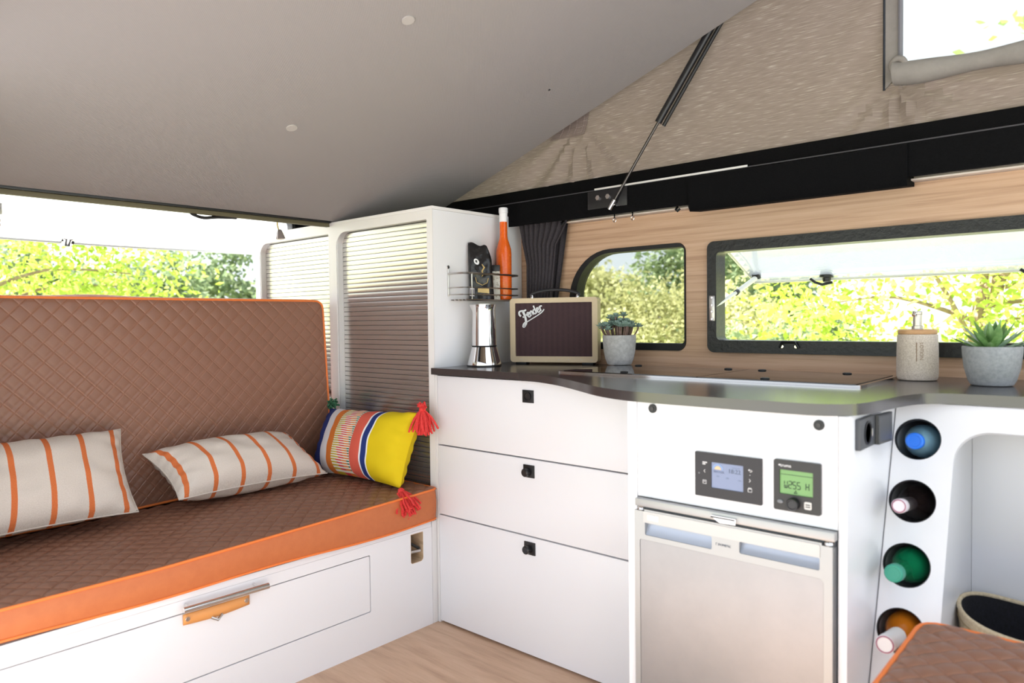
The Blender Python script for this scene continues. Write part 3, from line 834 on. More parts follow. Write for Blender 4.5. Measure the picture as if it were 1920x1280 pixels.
# ================================================================== FRIDGE UNIT
YF = -0.285
fu = root('fridge_cabinet', 'white kitchen cabinet surrounding the silver fridge', 'cabinet', (1.17, -0.1, 0.0))
box('side_panel', (0.940, YF, 0.0), (0.964, YW - 0.003, 0.838), WHITE, fu)
box('side_panel', (1.3825, YF, 0.0), (1.398, YW - 0.003, 0.838), WHITE, fu)
FAS = rr(0.9655, 0.632, 1.3815, 0.838, 0.0)
plate('fascia', FAS, [], YF + 0.0006, YF + 0.016, 'y', WHITE, fu)
box('plinth', (0.9655, YF + 0.001, 0.0), (1.3815, YF + 0.02, 0.075), WHITE, fu)
box('back_panel', (0.9655, 0.28, 0.0), (1.3815, 0.29, 0.836), CARC, fu, 0)
for x, z in ((1.004, 0.8245), (1.349, 0.8195)):
    s = cyl('screw_cap', (x, YF + 0.001, z), (0, -1, 0), 0.0095, 0.004, BLACK, fu, 24)
    cyl('screw', (x, YF - 0.003, z), (0, -1, 0), 0.0045, 0.0015, mat('dark_screw', (70, 68, 68), 0.4, 0.5), s, 6)

# control panel with the blue display
cp = root('display_panel', 'black control panel with blue-grey display reading 18:22', 'control panel', (1.174, YF, 0.655))
Y1 = YF - 0.005
plate('bezel', rr(1.1045, 0.6555, 1.2435, 0.7450, 0.0015, 3), [rr(1.1400, 0.6755, 1.2070, 0.7272, 0.001, 2)], Y1, YF + 0.0004, 'y', mat('bezel_charcoal', (44, 43, 47), 0.5), cp)
s = plate('screen', rr(1.1395, 0.675, 1.2075, 0.7278, 0.001, 2), [], Y1 + 0.0018, Y1 + 0.003, 'y', LCD_B, cp)
text('time_digits', '18:22', 0.0118, (1.1750, Y1 + 0.0014, 0.7128), mat('lcd_time', (92, 104, 124), 0.5), s)
text('screen_word', 'SIVOGIK', 0.0062, (1.1440, Y1 + 0.0014, 0.7085), LCD_INK2, s)
plate('screen_mark', rr(1.1830, 0.7195, 1.2000, 0.7210, 0.0005, 2), [], Y1 + 0.0012, Y1 + 0.0018, 'y', LCD_INK2, s)
bm = bmesh.new()
arc = [(1.1535 + 0.0115 * math.cos(a * PI / 10), 0.7135 + 0.0115 * math.sin(a * PI / 10)) for a in range(11)] + [(1.1535 + 0.0075 * math.cos(a * PI / 10), 0.7135 + 0.0075 * math.sin(a * PI / 10)) for a in range(10, -1, -1)]
put('gauge_arc', plate_bm(arc, [], Y1 + 0.0012, Y1 + 0.0018, 'y'), mat('gauge_blue', (132, 158, 200), 0.5), s)
arc = [(1.1535 + 0.007 * math.cos(a * PI / 10), 0.7135 + 0.007 * math.sin(a * PI / 10)) for a in range(11)]
put('gauge_fill', plate_bm(arc, [], Y1 + 0.0012, Y1 + 0.0018, 'y'), mat('gauge_tan', (222, 190, 150), 0.5), s)
for x, z in ((1.150, 0.6985), (1.1705, 0.697), (1.196, 0.6955)):
    plate('screen_mark', rr(x, z, x + 0.006, z + 0.0022, 0.0006, 2), [], Y1 + 0.0012, Y1 + 0.0018, 'y', LCD_INK2, s)
def strokes(name, lists, r, m, parent, y):
    bm = bmesh.new()
    for L in lists: tube_bm([(x, y, z) for x, z in L], r, 6, bm)
    return put(name, bm, m, parent)
yy = Y1 - 0.0001
for gx in range(3):
    for gz in range(2):
        if gz == 0 and gx == 2: continue
        plate('menu_symbol', rr(1.1215 + gx * 0.0034, 0.7205 + gz * 0.0034, 1.1240 + gx * 0.0034, 0.7230 + gz * 0.0034, 0.0004, 2), [], Y1 - 0.0004, Y1, 'y', PRINT_W, cp)
strokes('left_arrow', [[(1.1268, 0.7105), (1.1242, 0.7075), (1.1268, 0.7045)]], 0.0006, PRINT_W, cp, yy)
strokes('water_symbol', [[(1.1222, 0.689), (1.1222, 0.682), (1.1292, 0.682), (1.1292, 0.689), (1.1222, 0.689)], [(1.1235, 0.6855), (1.1255, 0.687), (1.1275, 0.6855)]], 0.0006, PRINT_W, cp, yy)
strokes('return_arrow', [[(1.2185, 0.7210), (1.2235, 0.7210), (1.2252, 0.7195), (1.2235, 0.7178), (1.2205, 0.7178)], [(1.2200, 0.7228), (1.2178, 0.7210), (1.2200, 0.7192)]], 0.0006, PRINT_W, cp, yy)
strokes('right_arrow', [[(1.2192, 0.7035), (1.2218, 0.7005), (1.2192, 0.6975)]], 0.0006, PRINT_W, cp, yy)
strokes('battery_symbol', [[(1.2170, 0.6845), (1.2170, 0.6785), (1.2245, 0.6785), (1.2245, 0.6845), (1.2170, 0.6845)], [(1.2182, 0.6845), (1.2182, 0.6865), (1.2198, 0.6865), (1.2198, 0.6845)], [(1.2216, 0.6845), (1.2216, 0.6865), (1.2232, 0.6865), (1.2232, 0.6845)]], 0.0006, PRINT_W, cp, yy)
cyl('sensor_dot', (1.1135, Y1, 0.702), (0, -1, 0), 0.0017, 0.0005, PRINT_G, cp, 12)
cyl('indicator_dot', (1.2205, Y1, 0.7112), (0, -1, 0), 0.0007, 0.0005, PRINT_W, cp, 10)

# heater panel with the green display
hp = root('heater_panel', 'dark heater control panel with green display reading W255 H and a dial', 'control panel', (1.31, YF, 0.655))
plate('bezel', rr(1.2675, 0.6540, 1.3535, 0.7490, 0.003, 3), [rr(1.2785, 0.6855, 1.3400, 0.7310, 0.001, 2)], Y1 - 0.001, YF + 0.0004, 'y', mat('bezel_grey', (48, 48, 48), 0.5), hp)
s = plate('screen', rr(1.278, 0.685, 1.3405, 0.7315, 0.001, 2), [], Y1 + 0.0018, Y1 + 0.003, 'y', LCD_G, hp)
plate('screen_line', rr(1.2800, 0.7218, 1.3385, 0.7224, 0.0002, 2), [], Y1 + 0.001, Y1 + 0.0016, 'y', LCD_INK, s)
SEG = {'a': ((0, 2), (1, 2)), 'b': ((1, 1), (1, 2)), 'c': ((1, 0), (1, 1)), 'd': ((0, 0), (1, 0)), 'e': ((0, 0), (0, 1)), 'f': ((0, 1), (0, 2)), 'g': ((0, 1), (1, 1)), 'm': ((0.5, 0), (0.5, 0.9))}
def seg_text(name, chars, x, z, w, h, m, parent, y, adv):
    for ch, segs in chars:
        if segs:
            bm = bmesh.new()
            for q in segs:
                (x0, z0), (x1, z1) = SEG[q]
                A = V((x + x0 * w, y, z + z0 * h / 2)); B = V((x + x1 * w, y, z + z1 * h / 2)); d_ = (B - A) * 0.10
                tube_bm([A + d_, B - d_], 0.0007, 5, bm)
            put(name, bm, m, parent)
        x += adv
seg_text('lcd_character', [('W', 'fedcbm'), ('2', 'abged'), ('5', 'afgcd'), ('5', 'afgcd'), (' ', ''), ('H', 'fegbc')], 1.2870, 0.6970, 0.0056, 0.0130, LCD_INK, s, Y1 + 0.0012, 0.0079)
strokes('lcd_arrow', [[(1.3055, 0.6885), (1.3080, 0.6940), (1.3105, 0.6885), (1.3055, 0.6885)]], 0.0007, LCD_INK, s, Y1 + 0.0012)
kn = lathe('dial', [(0.0115, 0.0), (0.0115, 0.009), (0.0100, 0.0115), (0.0085, 0.0115), (0.0075, 0.010)], BLACK_S, hp, 32, Matrix.Translation((1.3055, Y1 - 0.001, 0.6695)) @ Matrix.Rotation(R(90), 4, 'X'))
bt = plate('button', rr(1.3252, 0.6628, 1.3382, 0.6768, 0.0025, 3), [], Y1 - 0.003, Y1 - 0.001, 'y', mat('button_white', (214, 212, 208), 0.5), hp)
for z in (0.672, 0.668): plate('button_print', rr(1.3275, z - 0.0012, 1.3360, z + 0.0006, 0.0004, 2), [], Y1 - 0.0036, Y1 - 0.003, 'y', mat('bezel_grey'), bt)
lathe('push_button', [(0.0045, 0.0), (0.0042, 0.002), (0.002, 0.0026)], PRINT_G, hp, 20, Matrix.Translation((1.2805, Y1 - 0.001, 0.6705)) @ Matrix.Rotation(R(90), 4, 'X'), 1.3, 0.8)
text('maker_lettering', 'truma', 0.0085, (1.2800, Y1 - 0.0014, 0.7392), PRINT_W, hp, sx=1.0)
cyl('maker_mark', (1.2785, Y1 - 0.001, 0.7394), (0, -1, 0), 0.0016, 0.0006, PRINT_W, hp, 10)

# fridge -----------------------------------------------------------------
fr = root('fridge', 'silver compact fridge with two recessed grip handles', 'fridge', (1.17, YF, 0.08))
FY = -0.300
box('body', (0.968, YF + 0.002, 0.082), (1.3790, 0.25, 0.618), mat('fridge_body', (120, 122, 128), 0.5), fr, 0)
bar = box('top_bar', (0.9680, FY - 0.001, 0.6140), (1.3815, YF + 0.004, 0.6305), SILVER, fr, 0.002)
plate('gap_shadow_strip', rr(0.970, 0.6015, 1.379, 0.6140, 0.001, 2), [], FY + 0.008, YF + 0.003, 'y', mat('gap_shade_grey', (70, 74, 78), 0.5), fr)  # dark grey strip paints the shade in the gap above the door
DF = [(0.9660, 0.082), (1.3775, 0.082), (1.3775, 0.604), (1.3585, 0.604), (1.3585, 0.6085), (0.9900, 0.6085), (0.9900, 0.604), (0.9660, 0.604)]
H1 = rr(0.9915, 0.5535, 1.1455, 0.5800, (0.004, 0.003, 0.003, 0.001), 4); H2 = rr(1.2030, 0.5575, 1.3550, 0.5805, (0.004, 0.003, 0.001, 0.003), 4)
DP = rr(0.9790, 0.100, 1.3620, 0.5430, (0.004, 0.004, 0.008, 0.004), 4)
dor = plate('door_frame', DF, [H1, H2, DP], FY, YF + 0.012, 'y', SILVER, fr)
plate('door_panel', inset(DP, 0.0006), [], FY + 0.0012, FY + 0.006, 'y', FRIDGE, fr)
for H, (x0, x1, z0, z1) in ((H1, (0.9915, 1.1455, 0.5535, 0.5800)), (H2, (1.2030, 1.3550, 0.5575, 0.5805))):
    put('grip', grid(12, 8, lambda u, v: V((x0 - 0.001 + (x1 - x0 + 0.002) * u, FY + 0.0015 + 0.012 * math.sin(v * PI / 2 * 1.0), z0 - 0.001 + (z1 - z0 + 0.002) * v))), SILVER_B, fr)
plate('grip_strip', rr(0.9885, 0.5815, 1.3560, 0.6050, (0.001, 0.001, 0.003, 0.003), 3), [], FY - 0.0014, FY + 0.0002, 'y', mat('strip_silver', (182, 181, 179), 0.34, 0.4), fr)
text('maker_lettering', 'DOMETIC', 0.0062, (1.1590, FY - 0.0006, 0.5665), mat('grey_letter', (96, 104, 118), 0.5), dor, sx=1.0)
strokes('maker_mark', [[(1.1545, 0.5645), (1.1545, 0.5690), (1.1575, 0.5690)]], 0.0004, mat('grey_letter'), dor, FY - 0.0004)
em = plate('emblem_plate', rr(0.9985, 0.5870, 1.0270, 0.5995, 0.001, 2), [], FY - 0.0022, FY - 0.0012, 'y', mat('emblem_silver', (206, 206, 202), 0.4, 0.3), fr)
strokes('emblem', [[(1.0150 + 0.0048 * math.cos(a), 0.5932 + 0.0048 * math.sin(a)) for a in [R(-140 + 20 * i) for i in range(14)]], [(1.0035, 0.5962), (1.0065, 0.5902), (1.0095, 0.5962)]], 0.0008, PRINT_W, em, FY - 0.0024)
for x in (0.9800, 1.3690): lathe('hinge_cap', [(0.006, 0.604), (0.0085, 0.607), (0.007, 0.612), (0.005, 0.6138)], CHROME, fr, 16, Matrix.Translation((x, FY + 0.006, 0)))
cl_ = plate('catch_clip', [(1.146, 0.6245), (1.1985, 0.6245), (1.1985, 0.613), (1.166, 0.612), (1.158, 0.616)], [], FY - 0.007, FY - 0.001, 'y', CHROME, fr)
box('clip_slot', (1.147, FY - 0.0078, 0.6205), (1.197, FY - 0.0068, 0.6232), BLACK, cl_, 0.0004)

# power socket on the end panel
so = root('power_socket', 'black power socket with hinged lid on the cabinet end panel', 'socket', (1.398, -0.18, 0.78))
box('plate', (1.3982, -0.243, 0.772), (1.4075, -0.150, 0.829), mat('socket_grey', (78, 80, 84), 0.4), so, 0.002)
lathe('well', [(0.0225, 0.0), (0.0225, 0.0015), (0.019, 0.0015), (0.018, -0.001)], BLACK, so, 28, Matrix.Translation((1.4075, -0.198, 0.800)) @ Matrix.Rotation(R(90), 4, 'Y'))
box('contact', (1.4080, -0.178, 0.792), (1.4105, -0.174, 0.806), STEEL, so, 0.0005)
lid = put('lid', grid(10, 8, lambda u, v: V((1.4125 + 0.006 * u, -0.144 + 0.068 * u, 0.771 + 0.057 * v))), mat('socket_grey'), so)
lid.modifiers.new('s', 'SOLIDIFY').thickness = 0.007
tube('hinge', [(1.408, -0.147, 0.772), (1.408, -0.147, 0.828)], 0.005, BLACK, so, 12)

# ================================================================== WORKTOP
fp = [(0.002, -0.018), (0.15, -0.018), (0.32, -0.020), (0.44, -0.034), (0.56, -0.078), (0.66, -0.135), (0.75, -0.195), (0.84, -0.255), (0.93, -0.293), (1.02, -0.305), (1.15, -0.307), (1.28, -0.307), (1.345, -0.303), (1.392, -0.278), (1.416, -0.225), (1.426, -0.150), (1.436, -0.075), (1.454, -0.015), (1.485, 0.016), (1.53, 0.027), (1.62, 0.029), (2.0, 0.029)]
front = [(p.x, p.y) for p in catmull([(x, y, 0) for x, y in fp], 7)]
tag(plate('worktop', front + [(2.0, YW - 0.001), (0.002, YW - 0.001)], [], 0.8385, 0.860, 'z', WORKTOP), 'charcoal kitchen worktop with a wavy front edge', 'worktop')

# ================================================================== HOB
hob = root('hob', 'dark glass hob cover in a bright metal rim set into the worktop', 'hob', (0.91, 0.19, 0.86))
HO = rr(0.492, 0.030, 1.328, 0.372, 0.022, 6)
plate('rim', HO, [rr(0.504, 0.042, 1.316, 0.360, 0.014, 6)], 0.8602, 0.8658, 'z', CHROME, hob)
plate('glass', rr(0.505, 0.043, 0.9345, 0.359, (0.013, 0.002, 0.002, 0.013), 5), [], 0.8604, 0.8672, 'z', GLASSBLK, hob)
plate('glass', rr(0.9375, 0.043, 1.315, 0.359, (0.002, 0.013, 0.013, 0.002), 5), [], 0.8604, 0.8672, 'z', GLASSBLK, hob)
for x, y in ((0.585, 0.335), (0.885, 0.335), (0.985, 0.335), (1.21, 0.335), (0.70, 0.075), (1.10, 0.075)):
    lathe('rubber_pad', [(0.011, 0.8673), (0.011, 0.8695), (0.008, 0.8705)], RUBBER, hob, 20, Matrix.Translation((x, y, 0)))

# ================================================================== BOTTLE RACK
SL = 0.3588; NRM = V((0, -1, SL)).normalized(); ES = V((0, SL, 1)).normalized()
def rackp(x, s, c): return V((x, 0.027, 0.8205)) + ES * s - NRM * c
def s_of(z): return (z - 0.8205) / ES.z
BAX = V((0, -math.cos(R(8)), math.sin(R(8))))
rk = root('bottle_rack', 'white slanted kitchen end panel with four round bottle holes and an arched alcove', 'cabinet', (1.7, 0.1, 0.0))
HZ = [0.765, 0.6465, 0.5285, 0.412]
HX = 1.4450
sb, st_ = s_of(0.0), s_of(0.8365)
a_top = s_of(0.789); rA = 0.062
arch = [(1.5105, sb)] + [(1.5105 + rA - rA * math.cos(R(90 * i / 10)), a_top - rA + rA * math.sin(R(90 * i / 10))) for i in range(11)] + [(1.86 + rA * math.sin(R(90 * i / 10)), a_top - rA + rA * math.cos(R(90 * i / 10))) for i in range(11)] + [(1.922, sb)]
outl = [(1.4005, sb)] + arch + [(2.0, sb), (2.0, st_), (1.4005, st_)]
put('front_panel', plate_bm(outl, [circ(HX, s_of(z), 0.0415, 36) for z in HZ], 0.0, 0.014, f=rackp), WHITE, rk)
LINER_G = mat('grey_hole_liner', (226, 226, 228), 0.5)
for z in HZ:
    put('hole_edge', plate_bm(circ(HX, s_of(z), 0.0424, 36), [circ(HX, s_of(z), 0.0412, 36)], -0.0004, 0.0145, f=rackp), mat('dark_hole_edge', (48, 46, 50), 0.5), rk)
def ysl(z): return 0.027 + SL * (z - 0.8205)
put('inner_side', plate_bm([(ysl(0.0) + 0.017, 0.0), (0.43, 0.0), (0.43, 0.8365), (ysl(0.8365) + 0.017, 0.8365)], [], 1.499, 1.509, 'x'), WHITE, rk)
put('outer_side', plate_bm([(ysl(0.0) + 0.017, 0.0), (0.43, 0.0), (0.43, 0.8365), (ysl(0.8365) + 0.017, 0.8365)], [], 1.990, 2.0, 'x'), WHITE, rk)
box('back_panel', (1.4005, 0.412, 0.0), (1.4985, 0.428, 0.836), LINER_G, rk, 0)
box('alcove_back', (1.5095, 0.200, 0.0), (1.9895, 0.212, 0.836), WHITE, rk, 0)
box('alcove_floor', (1.5095, ysl(0.0) + 0.11, 0.18), (1.9895, 0.1995, 0.195), WHITE, rk, 0)
for z in HZ[:-1]:
    zz = z - 0.062
    put('bottle_shelf', plate_bm([(0.018, 0), (0.40, 0), (0.40, 0.006), (0.018, 0.006)], [], 1.4012, 1.4985, f=lambda a, b, c, zz=zz: V((c, 0.027, 0.8205)) + ES * (s_of(zz) + b) - BAX * a * 0.9), LINER_G, rk)

def bottle(name, label, z, p, m, capm, rb=0.036, cap_r=0.0145, cap_l=0.024, neck=0.07, label_m=None, sheath=None, off=-0.004):
    cen = rackp(HX, s_of(z) + off, 0)
    q = BAX.to_track_quat('Z', 'Y').to_matrix().to_4x4()
    mw = Matrix.Translation(cen + BAX * p) @ q
    r = root(name, label, 'bottle', mw=mw)
    nr = cap_r * 0.86
    body = [(rb * 0.80, -0.285), (rb, -0.280), (rb, -neck - 0.055), (rb * 0.93, -neck - 0.036), (rb * 0.70, -neck - 0.016), (nr * 1.15, -neck), (nr, -neck + 0.012), (nr, -cap_l + 0.004)]
    lathe('glass', body, m, r, 32, mw)
    cap = lathe('cap', [(cap_r, -cap_l), (cap_r, -0.003), (cap_r - 0.0025, -0.0005), (cap_r * 0.7, -0.0005), (cap_r * 0.66, -0.0012)], capm, r, 28, mw)
    if sheath: lathe('neck_sheath', [(nr + 0.0006, -neck + 0.004), (nr + 0.0014, -neck + 0.010), (nr + 0.0014, -cap_l)], sheath, r, 24, mw, cap0=False, cap1=False)
    if label_m:
        lathe('cap_print', [(cap_r * 0.92, -0.0006), (cap_r * 0.90, 0.0002), (cap_r * 0.80, 0.0002), (cap_r * 0.78, -0.0006)], label_m, cap, 24, mw, cap0=False, cap1=False)
    return r
def see(name, c, rough=0.08, tw=0.75):
    m = mat(name, c, rough, 0, 0.5); p = m.node_tree.nodes['Principled BSDF']; p.inputs['Transmission Weight'].default_value = tw; p.inputs['IOR'].default_value = 1.33
    return m
bottle('water_bottle', 'clear water bottle with blue cap in the top rack hole', HZ[0], 0.028, see('water_plastic', (150, 196, 220), 0.12, 0.35), mat('blue_cap', (30, 116, 232), 0.35), 0.0355, 0.0165, 0.016, 0.030)
bottle('wine_bottle', 'dark wine bottle with white foil top in the second rack hole', HZ[1], 0.100, mat('dark_glass', (24, 17, 16), 0.14), mat('foil_white', (236, 226, 232), 0.3), 0.0355, 0.0135, 0.022, 0.095, mat('wine_print', (150, 60, 96), 0.5), mat('dark_foil', (40, 32, 34), 0.35))
bottle('green_bottle', 'green plastic bottle with teal cap in the third rack hole', HZ[2], 0.095, see('green_plastic', (18, 126, 80), 0.14, 0.3), mat('teal_cap', (48, 150, 126), 0.4), 0.0355, 0.0165, 0.022, 0.085)
bottle('amber_bottle', 'amber bottle with white printed cap in the lowest rack hole', HZ[3], 0.108, see('amber_plastic', (212, 120, 28), 0.12, 0.3), mat('cap_white', (226, 224, 224), 0.4), 0.0355, 0.0165, 0.024, 0.095, mat('wine_print'), mat('cap_white'))

# storage basket in the alcove
bk = root('storage_basket', 'beige woven storage basket with dark lining in the alcove', 'basket', (1.655, 0.062, 0.195))
WOVEN = m_speckle('woven_beige', (196, 178, 146), (222, 206, 176), 160, 0.9, 0.6)
def rim_z(a): return 0.425 + 0.010 * math.cos(2 * a) + 0.004 * math.sin(3 * a)
def bsk(r0x, r0y, r1x, r1y, z0):
    def f(u, v):
        a = 2 * PI * u; rx = r0x + (r1x - r0x) * v; ry = r0y + (r1y - r0y) * v
        return V((1.655 + rx * math.cos(a), 0.062 + ry * math.sin(a), z0 + (rim_z(a) - z0) * v))
    return f
put('wall', grid(48, 10, bsk(0.125, 0.10, 0.147, 0.122, 0.196)), WOVEN, bk)
put('lining', grid(48, 10, bsk(0.118, 0.094, 0.141, 0.116, 0.20)), LINING, bk)
put('base', plate_bm(circ(1.655, 0.062, 0.124, 40, 0.099), [], 0.1955, 0.199, 'z'), WOVEN, bk)
tube('rim', [(1.655 + 0.144 * math.cos(2 * PI * i / 48), 0.062 + 0.119 * math.sin(2 * PI * i / 48), rim_z(2 * PI * i / 48) + 0.001) for i in range(48)], 0.0042, WOVEN, bk, 8, True)
tube('seam', [(1.655 + 0.146 * math.cos(2 * PI * i / 48), 0.062 + 0.121 * math.sin(2 * PI * i / 48), rim_z(2 * PI * i / 48) - 0.016) for i in range(48)], 0.0018, mat('basket_seam', (170, 150, 118), 0.9), bk, 6, True)
strokes('stitched_mark', [[(1.555, 0.372), (1.555, 0.388)], [(1.549, 0.376), (1.561, 0.380)]], 0.0014, BLACK, bk, -0.032)

# ================================================================== SECOND SEAT
S2 = root('front_seat', 'brown quilted single seat in front of the bottle rack', 'seat', (1.8, -0.55, 0.0))
QX0, QX1, QY0, QY1, QZ = 1.500, 2.10, -0.98, -0.200, 0.472
def seat2(u, v):
    x = QX0 + (QX1 - QX0) * u; y = QY0 + (QY1 - QY0) * v
    ed = min(x - QX0, QX1 - x, y - QY0, QY1 - y)
    dx, dy = (QX0 + 0.035) - x, y - (QY1 - 0.035)
    if dx > 0 and dy > 0:
        m_ = max(dx, dy); l_ = math.hypot(dx, dy); x = QX0 + 0.035 - dx * m_ / l_; y = QY1 - 0.035 + dy * m_ / l_
    return V((x, y, QZ + 0.012 * (1 - math.exp(-max(ed, 0) / 0.05)) + puff(x, y) * min(1, max(ed, 0) / 0.012)))
put('seat_top', grid(150, 190, seat2, uv=lambda u, v: (QX0 + (QX1 - QX0) * u, QY0 + (QY1 - QY0) * v)), QUILT, S2, angle=80)
e2 = [seat2(0, i / 40) for i in range(41)] + [seat2(i / 30, 1) for i in range(1, 31)]
tube('piping', e2, 0.0045, PIPING, S2, 8)
put('side_band', grid(len(e2) - 1, 4, lambda u, v: e2[int(round(u * (len(e2) - 1)))] + V((-0.003 * math.sin(PI * v), 0, -0.09 * v))), ORANGE, S2)
box('base', (QX0 + 0.02, QY0 + 0.01, 0.0), (QX1, QY1 - 0.09, 0.381), WHITE, S2)
box('foam', (QX0 + 0.012, QY0 + 0.01, 0.3815), (QX1 - 0.005, QY1 - 0.012, 0.45), mat('foam_brown'), S2, 0.004)

# ================================================================== THINGS ON THE WORKTOP
# moka pot
mk = root('moka_pot', 'polished steel stovetop coffee pot on the worktop', 'coffee pot', (0.088, 0.150, 0.860))
T = Matrix.Translation((0.088, 0.150, 0.8602))
lathe('boiler', [(0.052, 0.0), (0.0585, 0.002), (0.0590, 0.008), (0.056, 0.018), (0.0455, 0.058), (0.0435, 0.066), (0.040, 0.0675)], CHROME, mk, 48, T)
lathe('foot_ring', [(0.0575, 0.0002), (0.0598, 0.001), (0.0598, 0.004), (0.0592, 0.005)], BLACK, mk, 48, T, cap0=False, cap1=False)
lathe('gasket', [(0.0405, 0.0675), (0.0430, 0.068), (0.0430, 0.0705), (0.0405, 0.071)], RUBBER, mk, 40, T)
def pot_r(z, a):
    k = (z - 0.071) / 0.138; r = 0.0425 - 0.0038 * k + 0.0040 * max(0, (k - 0.86) / 0.14) ** 2
    sp_ = math.exp(-((((a - R(215) + PI) % (2 * PI)) - PI) / 0.28) ** 2) * max(0, (k - 0.80) / 0.20) ** 1.5
    return r + 0.010 * sp_
put('jug', grid(64, 20, lambda u, v: V((0.088, 0.150, 0.8602)) + V((pot_r(0.071 + 0.138 * v, 2 * PI * u) * math.cos(2 * PI * u), pot_r(0.071 + 0.138 * v, 2 * PI * u) * math.sin(2 * PI * u), 0.071 + 0.138 * v))), CHROME, mk, angle=60)
lathe('inner_wall', [(0.039, 0.075), (0.0375, 0.212)], STEEL, mk, 40, T, cap1=False)

# speaker, turned a little out of the corner
sk = root('portable_speaker', 'cream portable speaker with oxblood grille and white script lettering', 'speaker', (0.245, 0.331, 0.860), math.atan2(0.122, 0.29))
def L(name, bm, m, parent=None): return put(name, bm, m, parent or sk, world=False)
hw = 0.157
bm = plate_bm(rr(-hw, 0.008, hw, 0.232, 0.012, 6), [rr(-hw + 0.019, 0.0285, hw - 0.019, 0.215, 0.001, 2)], 0.0, 0.012, 'y'); L('cabinet', bm, CREAM)
bm = plate_bm(rr(-hw, 0.008, hw, 0.232, 0.012, 6), [], 0.0122, 0.052, 'y'); L('cabinet_back', bm, CREAM)
gr = L('grille', plate_bm(rr(-hw + 0.0185, 0.028, hw - 0.0185, 0.2155, 0.001, 2), [], 0.006, 0.0118, 'y'), GRILLE)
for cx, cz, rad in ((-0.068, 0.132, 0.046), (0.062, 0.140, 0.052), (-0.082, 0.060, 0.026), (0.088, 0.066, 0.026)):
    for q in (1.0, 0.62):
        L('cone_ring', lathe_bm([(rad * q, 0.0), (rad * q, 0.0006), (rad * q - 0.003, 0.0006), (rad * q - 0.003, 0.0)], 36, Matrix.Translation((cx, 0.0062, cz)) @ Matrix.Rotation(R(90), 4, 'X'), cap0=False, cap1=False), mat('ring_tone', (70, 47, 50), 0.8), gr)
hb_ = L('handle', tube_bm(catmull([(-0.088, 0.026, 0.238), (-0.082, 0.026, 0.247), (-0.045, 0.026, 0.257), (0.0, 0.026, 0.260), (0.045, 0.026, 0.257), (0.082, 0.026, 0.247), (0.088, 0.026, 0.238)], 5), 0.0058, 10), mat('black_leather', (34, 33, 36), 0.5))
for s_ in (-1, 1):
    b_ = lathe_bm([(0.006, 0.2315), (0.006, 0.236), (0.0035, 0.244)], 14, Matrix.Translation((s_ * 0.082, 0.026, 0))); L('handle_bracket', b_, CHROME, hb_)
for s_ in (-1, 1): L('foot', box_bm((s_ * 0.12 - 0.02, 0.006, 0.0002), (s_ * 0.12 + 0.02, 0.046, 0.009), 0.002), RUBBER)
for x in (-0.115, 0.02, 0.055, 0.098, 0.135): L('rivet', lathe_bm([(0.0018, 0), (0.0016, 0.001)], 8, Matrix.Translation((x, 0.0, 0.0175)) @ Matrix.Rotation(R(90), 4, 'X')), STEEL)
# script lettering
def script(lists, ox, oz, scale, rot, th, y, name, m, parent):
    ca, sa = math.cos(R(rot)), math.sin(R(rot)); bm = bmesh.new()
    for Lp, wds in lists:
        P = catmull([(x, y_, 0) for x, y_ in Lp], 4); n = len(P); ws = [wds[0] + (wds[1] - wds[0]) * i / (n - 1) for i in range(n)]
        pts = [V((ox + scale * (p.x * ca - p.y * sa), 0, oz + scale * (p.x * sa + p.y * ca))) for p in P]
        va = []
        for i, p in enumerate(pts):
            t = (pts[min(i + 1, n - 1)] - pts[max(i - 1, 0)]); t = t.normalized(); nn = V((-t.z, 0, t.x)) * (ws[i] * scale / 2)
            va.append([bm.verts.new(p + nn + V((0, y, 0))), bm.verts.new(p - nn + V((0, y, 0))), bm.verts.new(p - nn + V((0, y + th, 0))), bm.verts.new(p + nn + V((0, y + th, 0)))])
        for A, B in zip(va, va[1:]):
            for k in range(4): bm.faces.new((A[k], A[(k + 1) % 4], B[(k + 1) % 4], B[k]))
        bm.faces.new(va[0]); bm.faces.new(va[-1])
    return L(name, bm, m, parent)
FEN = [([(0.02, 0.30), (-0.01, 0.40), (0.04, 0.50), (0.14, 0.50), (0.30, 0.44), (0.36, 0.47)], (0.08, 0.07)),
       ([(0.20, 0.48), (0.20, 0.30), (0.17, 0.10), (0.10, -0.08), (0.02, -0.14), (0.00, -0.08)], (0.10, 0.09)),
       ([(0.08, 0.22), (0.20, 0.22), (0.30, 0.25)], (0.06, 0.05)),
       ([(0.32, 0.18), (0.40, 0.22), (0.40, 0.30), (0.34, 0.29), (0.32, 0.16), (0.38, 0.09), (0.46, 0.16)], (0.055, 0.05)),
       ([(0.46, 0.30), (0.47, 0.10)], (0.06, 0.055)), ([(0.47, 0.16), (0.52, 0.29), (0.57, 0.27), (0.57, 0.10)], (0.05, 0.055)),
       ([(0.73, 0.27), (0.66, 0.29), (0.62, 0.20), (0.65, 0.10), (0.73, 0.14)], (0.05, 0.05)), ([(0.75, 0.46), (0.74, 0.28), (0.74, 0.09)], (0.06, 0.055)),
       ([(0.80, 0.17), (0.88, 0.21), (0.88, 0.29), (0.82, 0.28), (0.80, 0.16), (0.86, 0.08), (0.94, 0.14)], (0.055, 0.05)),
       ([(0.96, 0.31), (0.97, 0.09)], (0.06, 0.06)), ([(0.97, 0.20), (1.02, 0.30), (1.09, 0.27)], (0.05, 0.06)),
       ([(1.12, 0.10), (0.95, 0.02), (0.60, -0.02), (0.30, -0.04), (0.12, -0.06)], (0.05, 0.035)),
       ([(0.10, -0.02), (-0.02, -0.06), (-0.10, -0.16), (-0.04, -0.20), (0.08, -0.14)], (0.05, 0.04))]
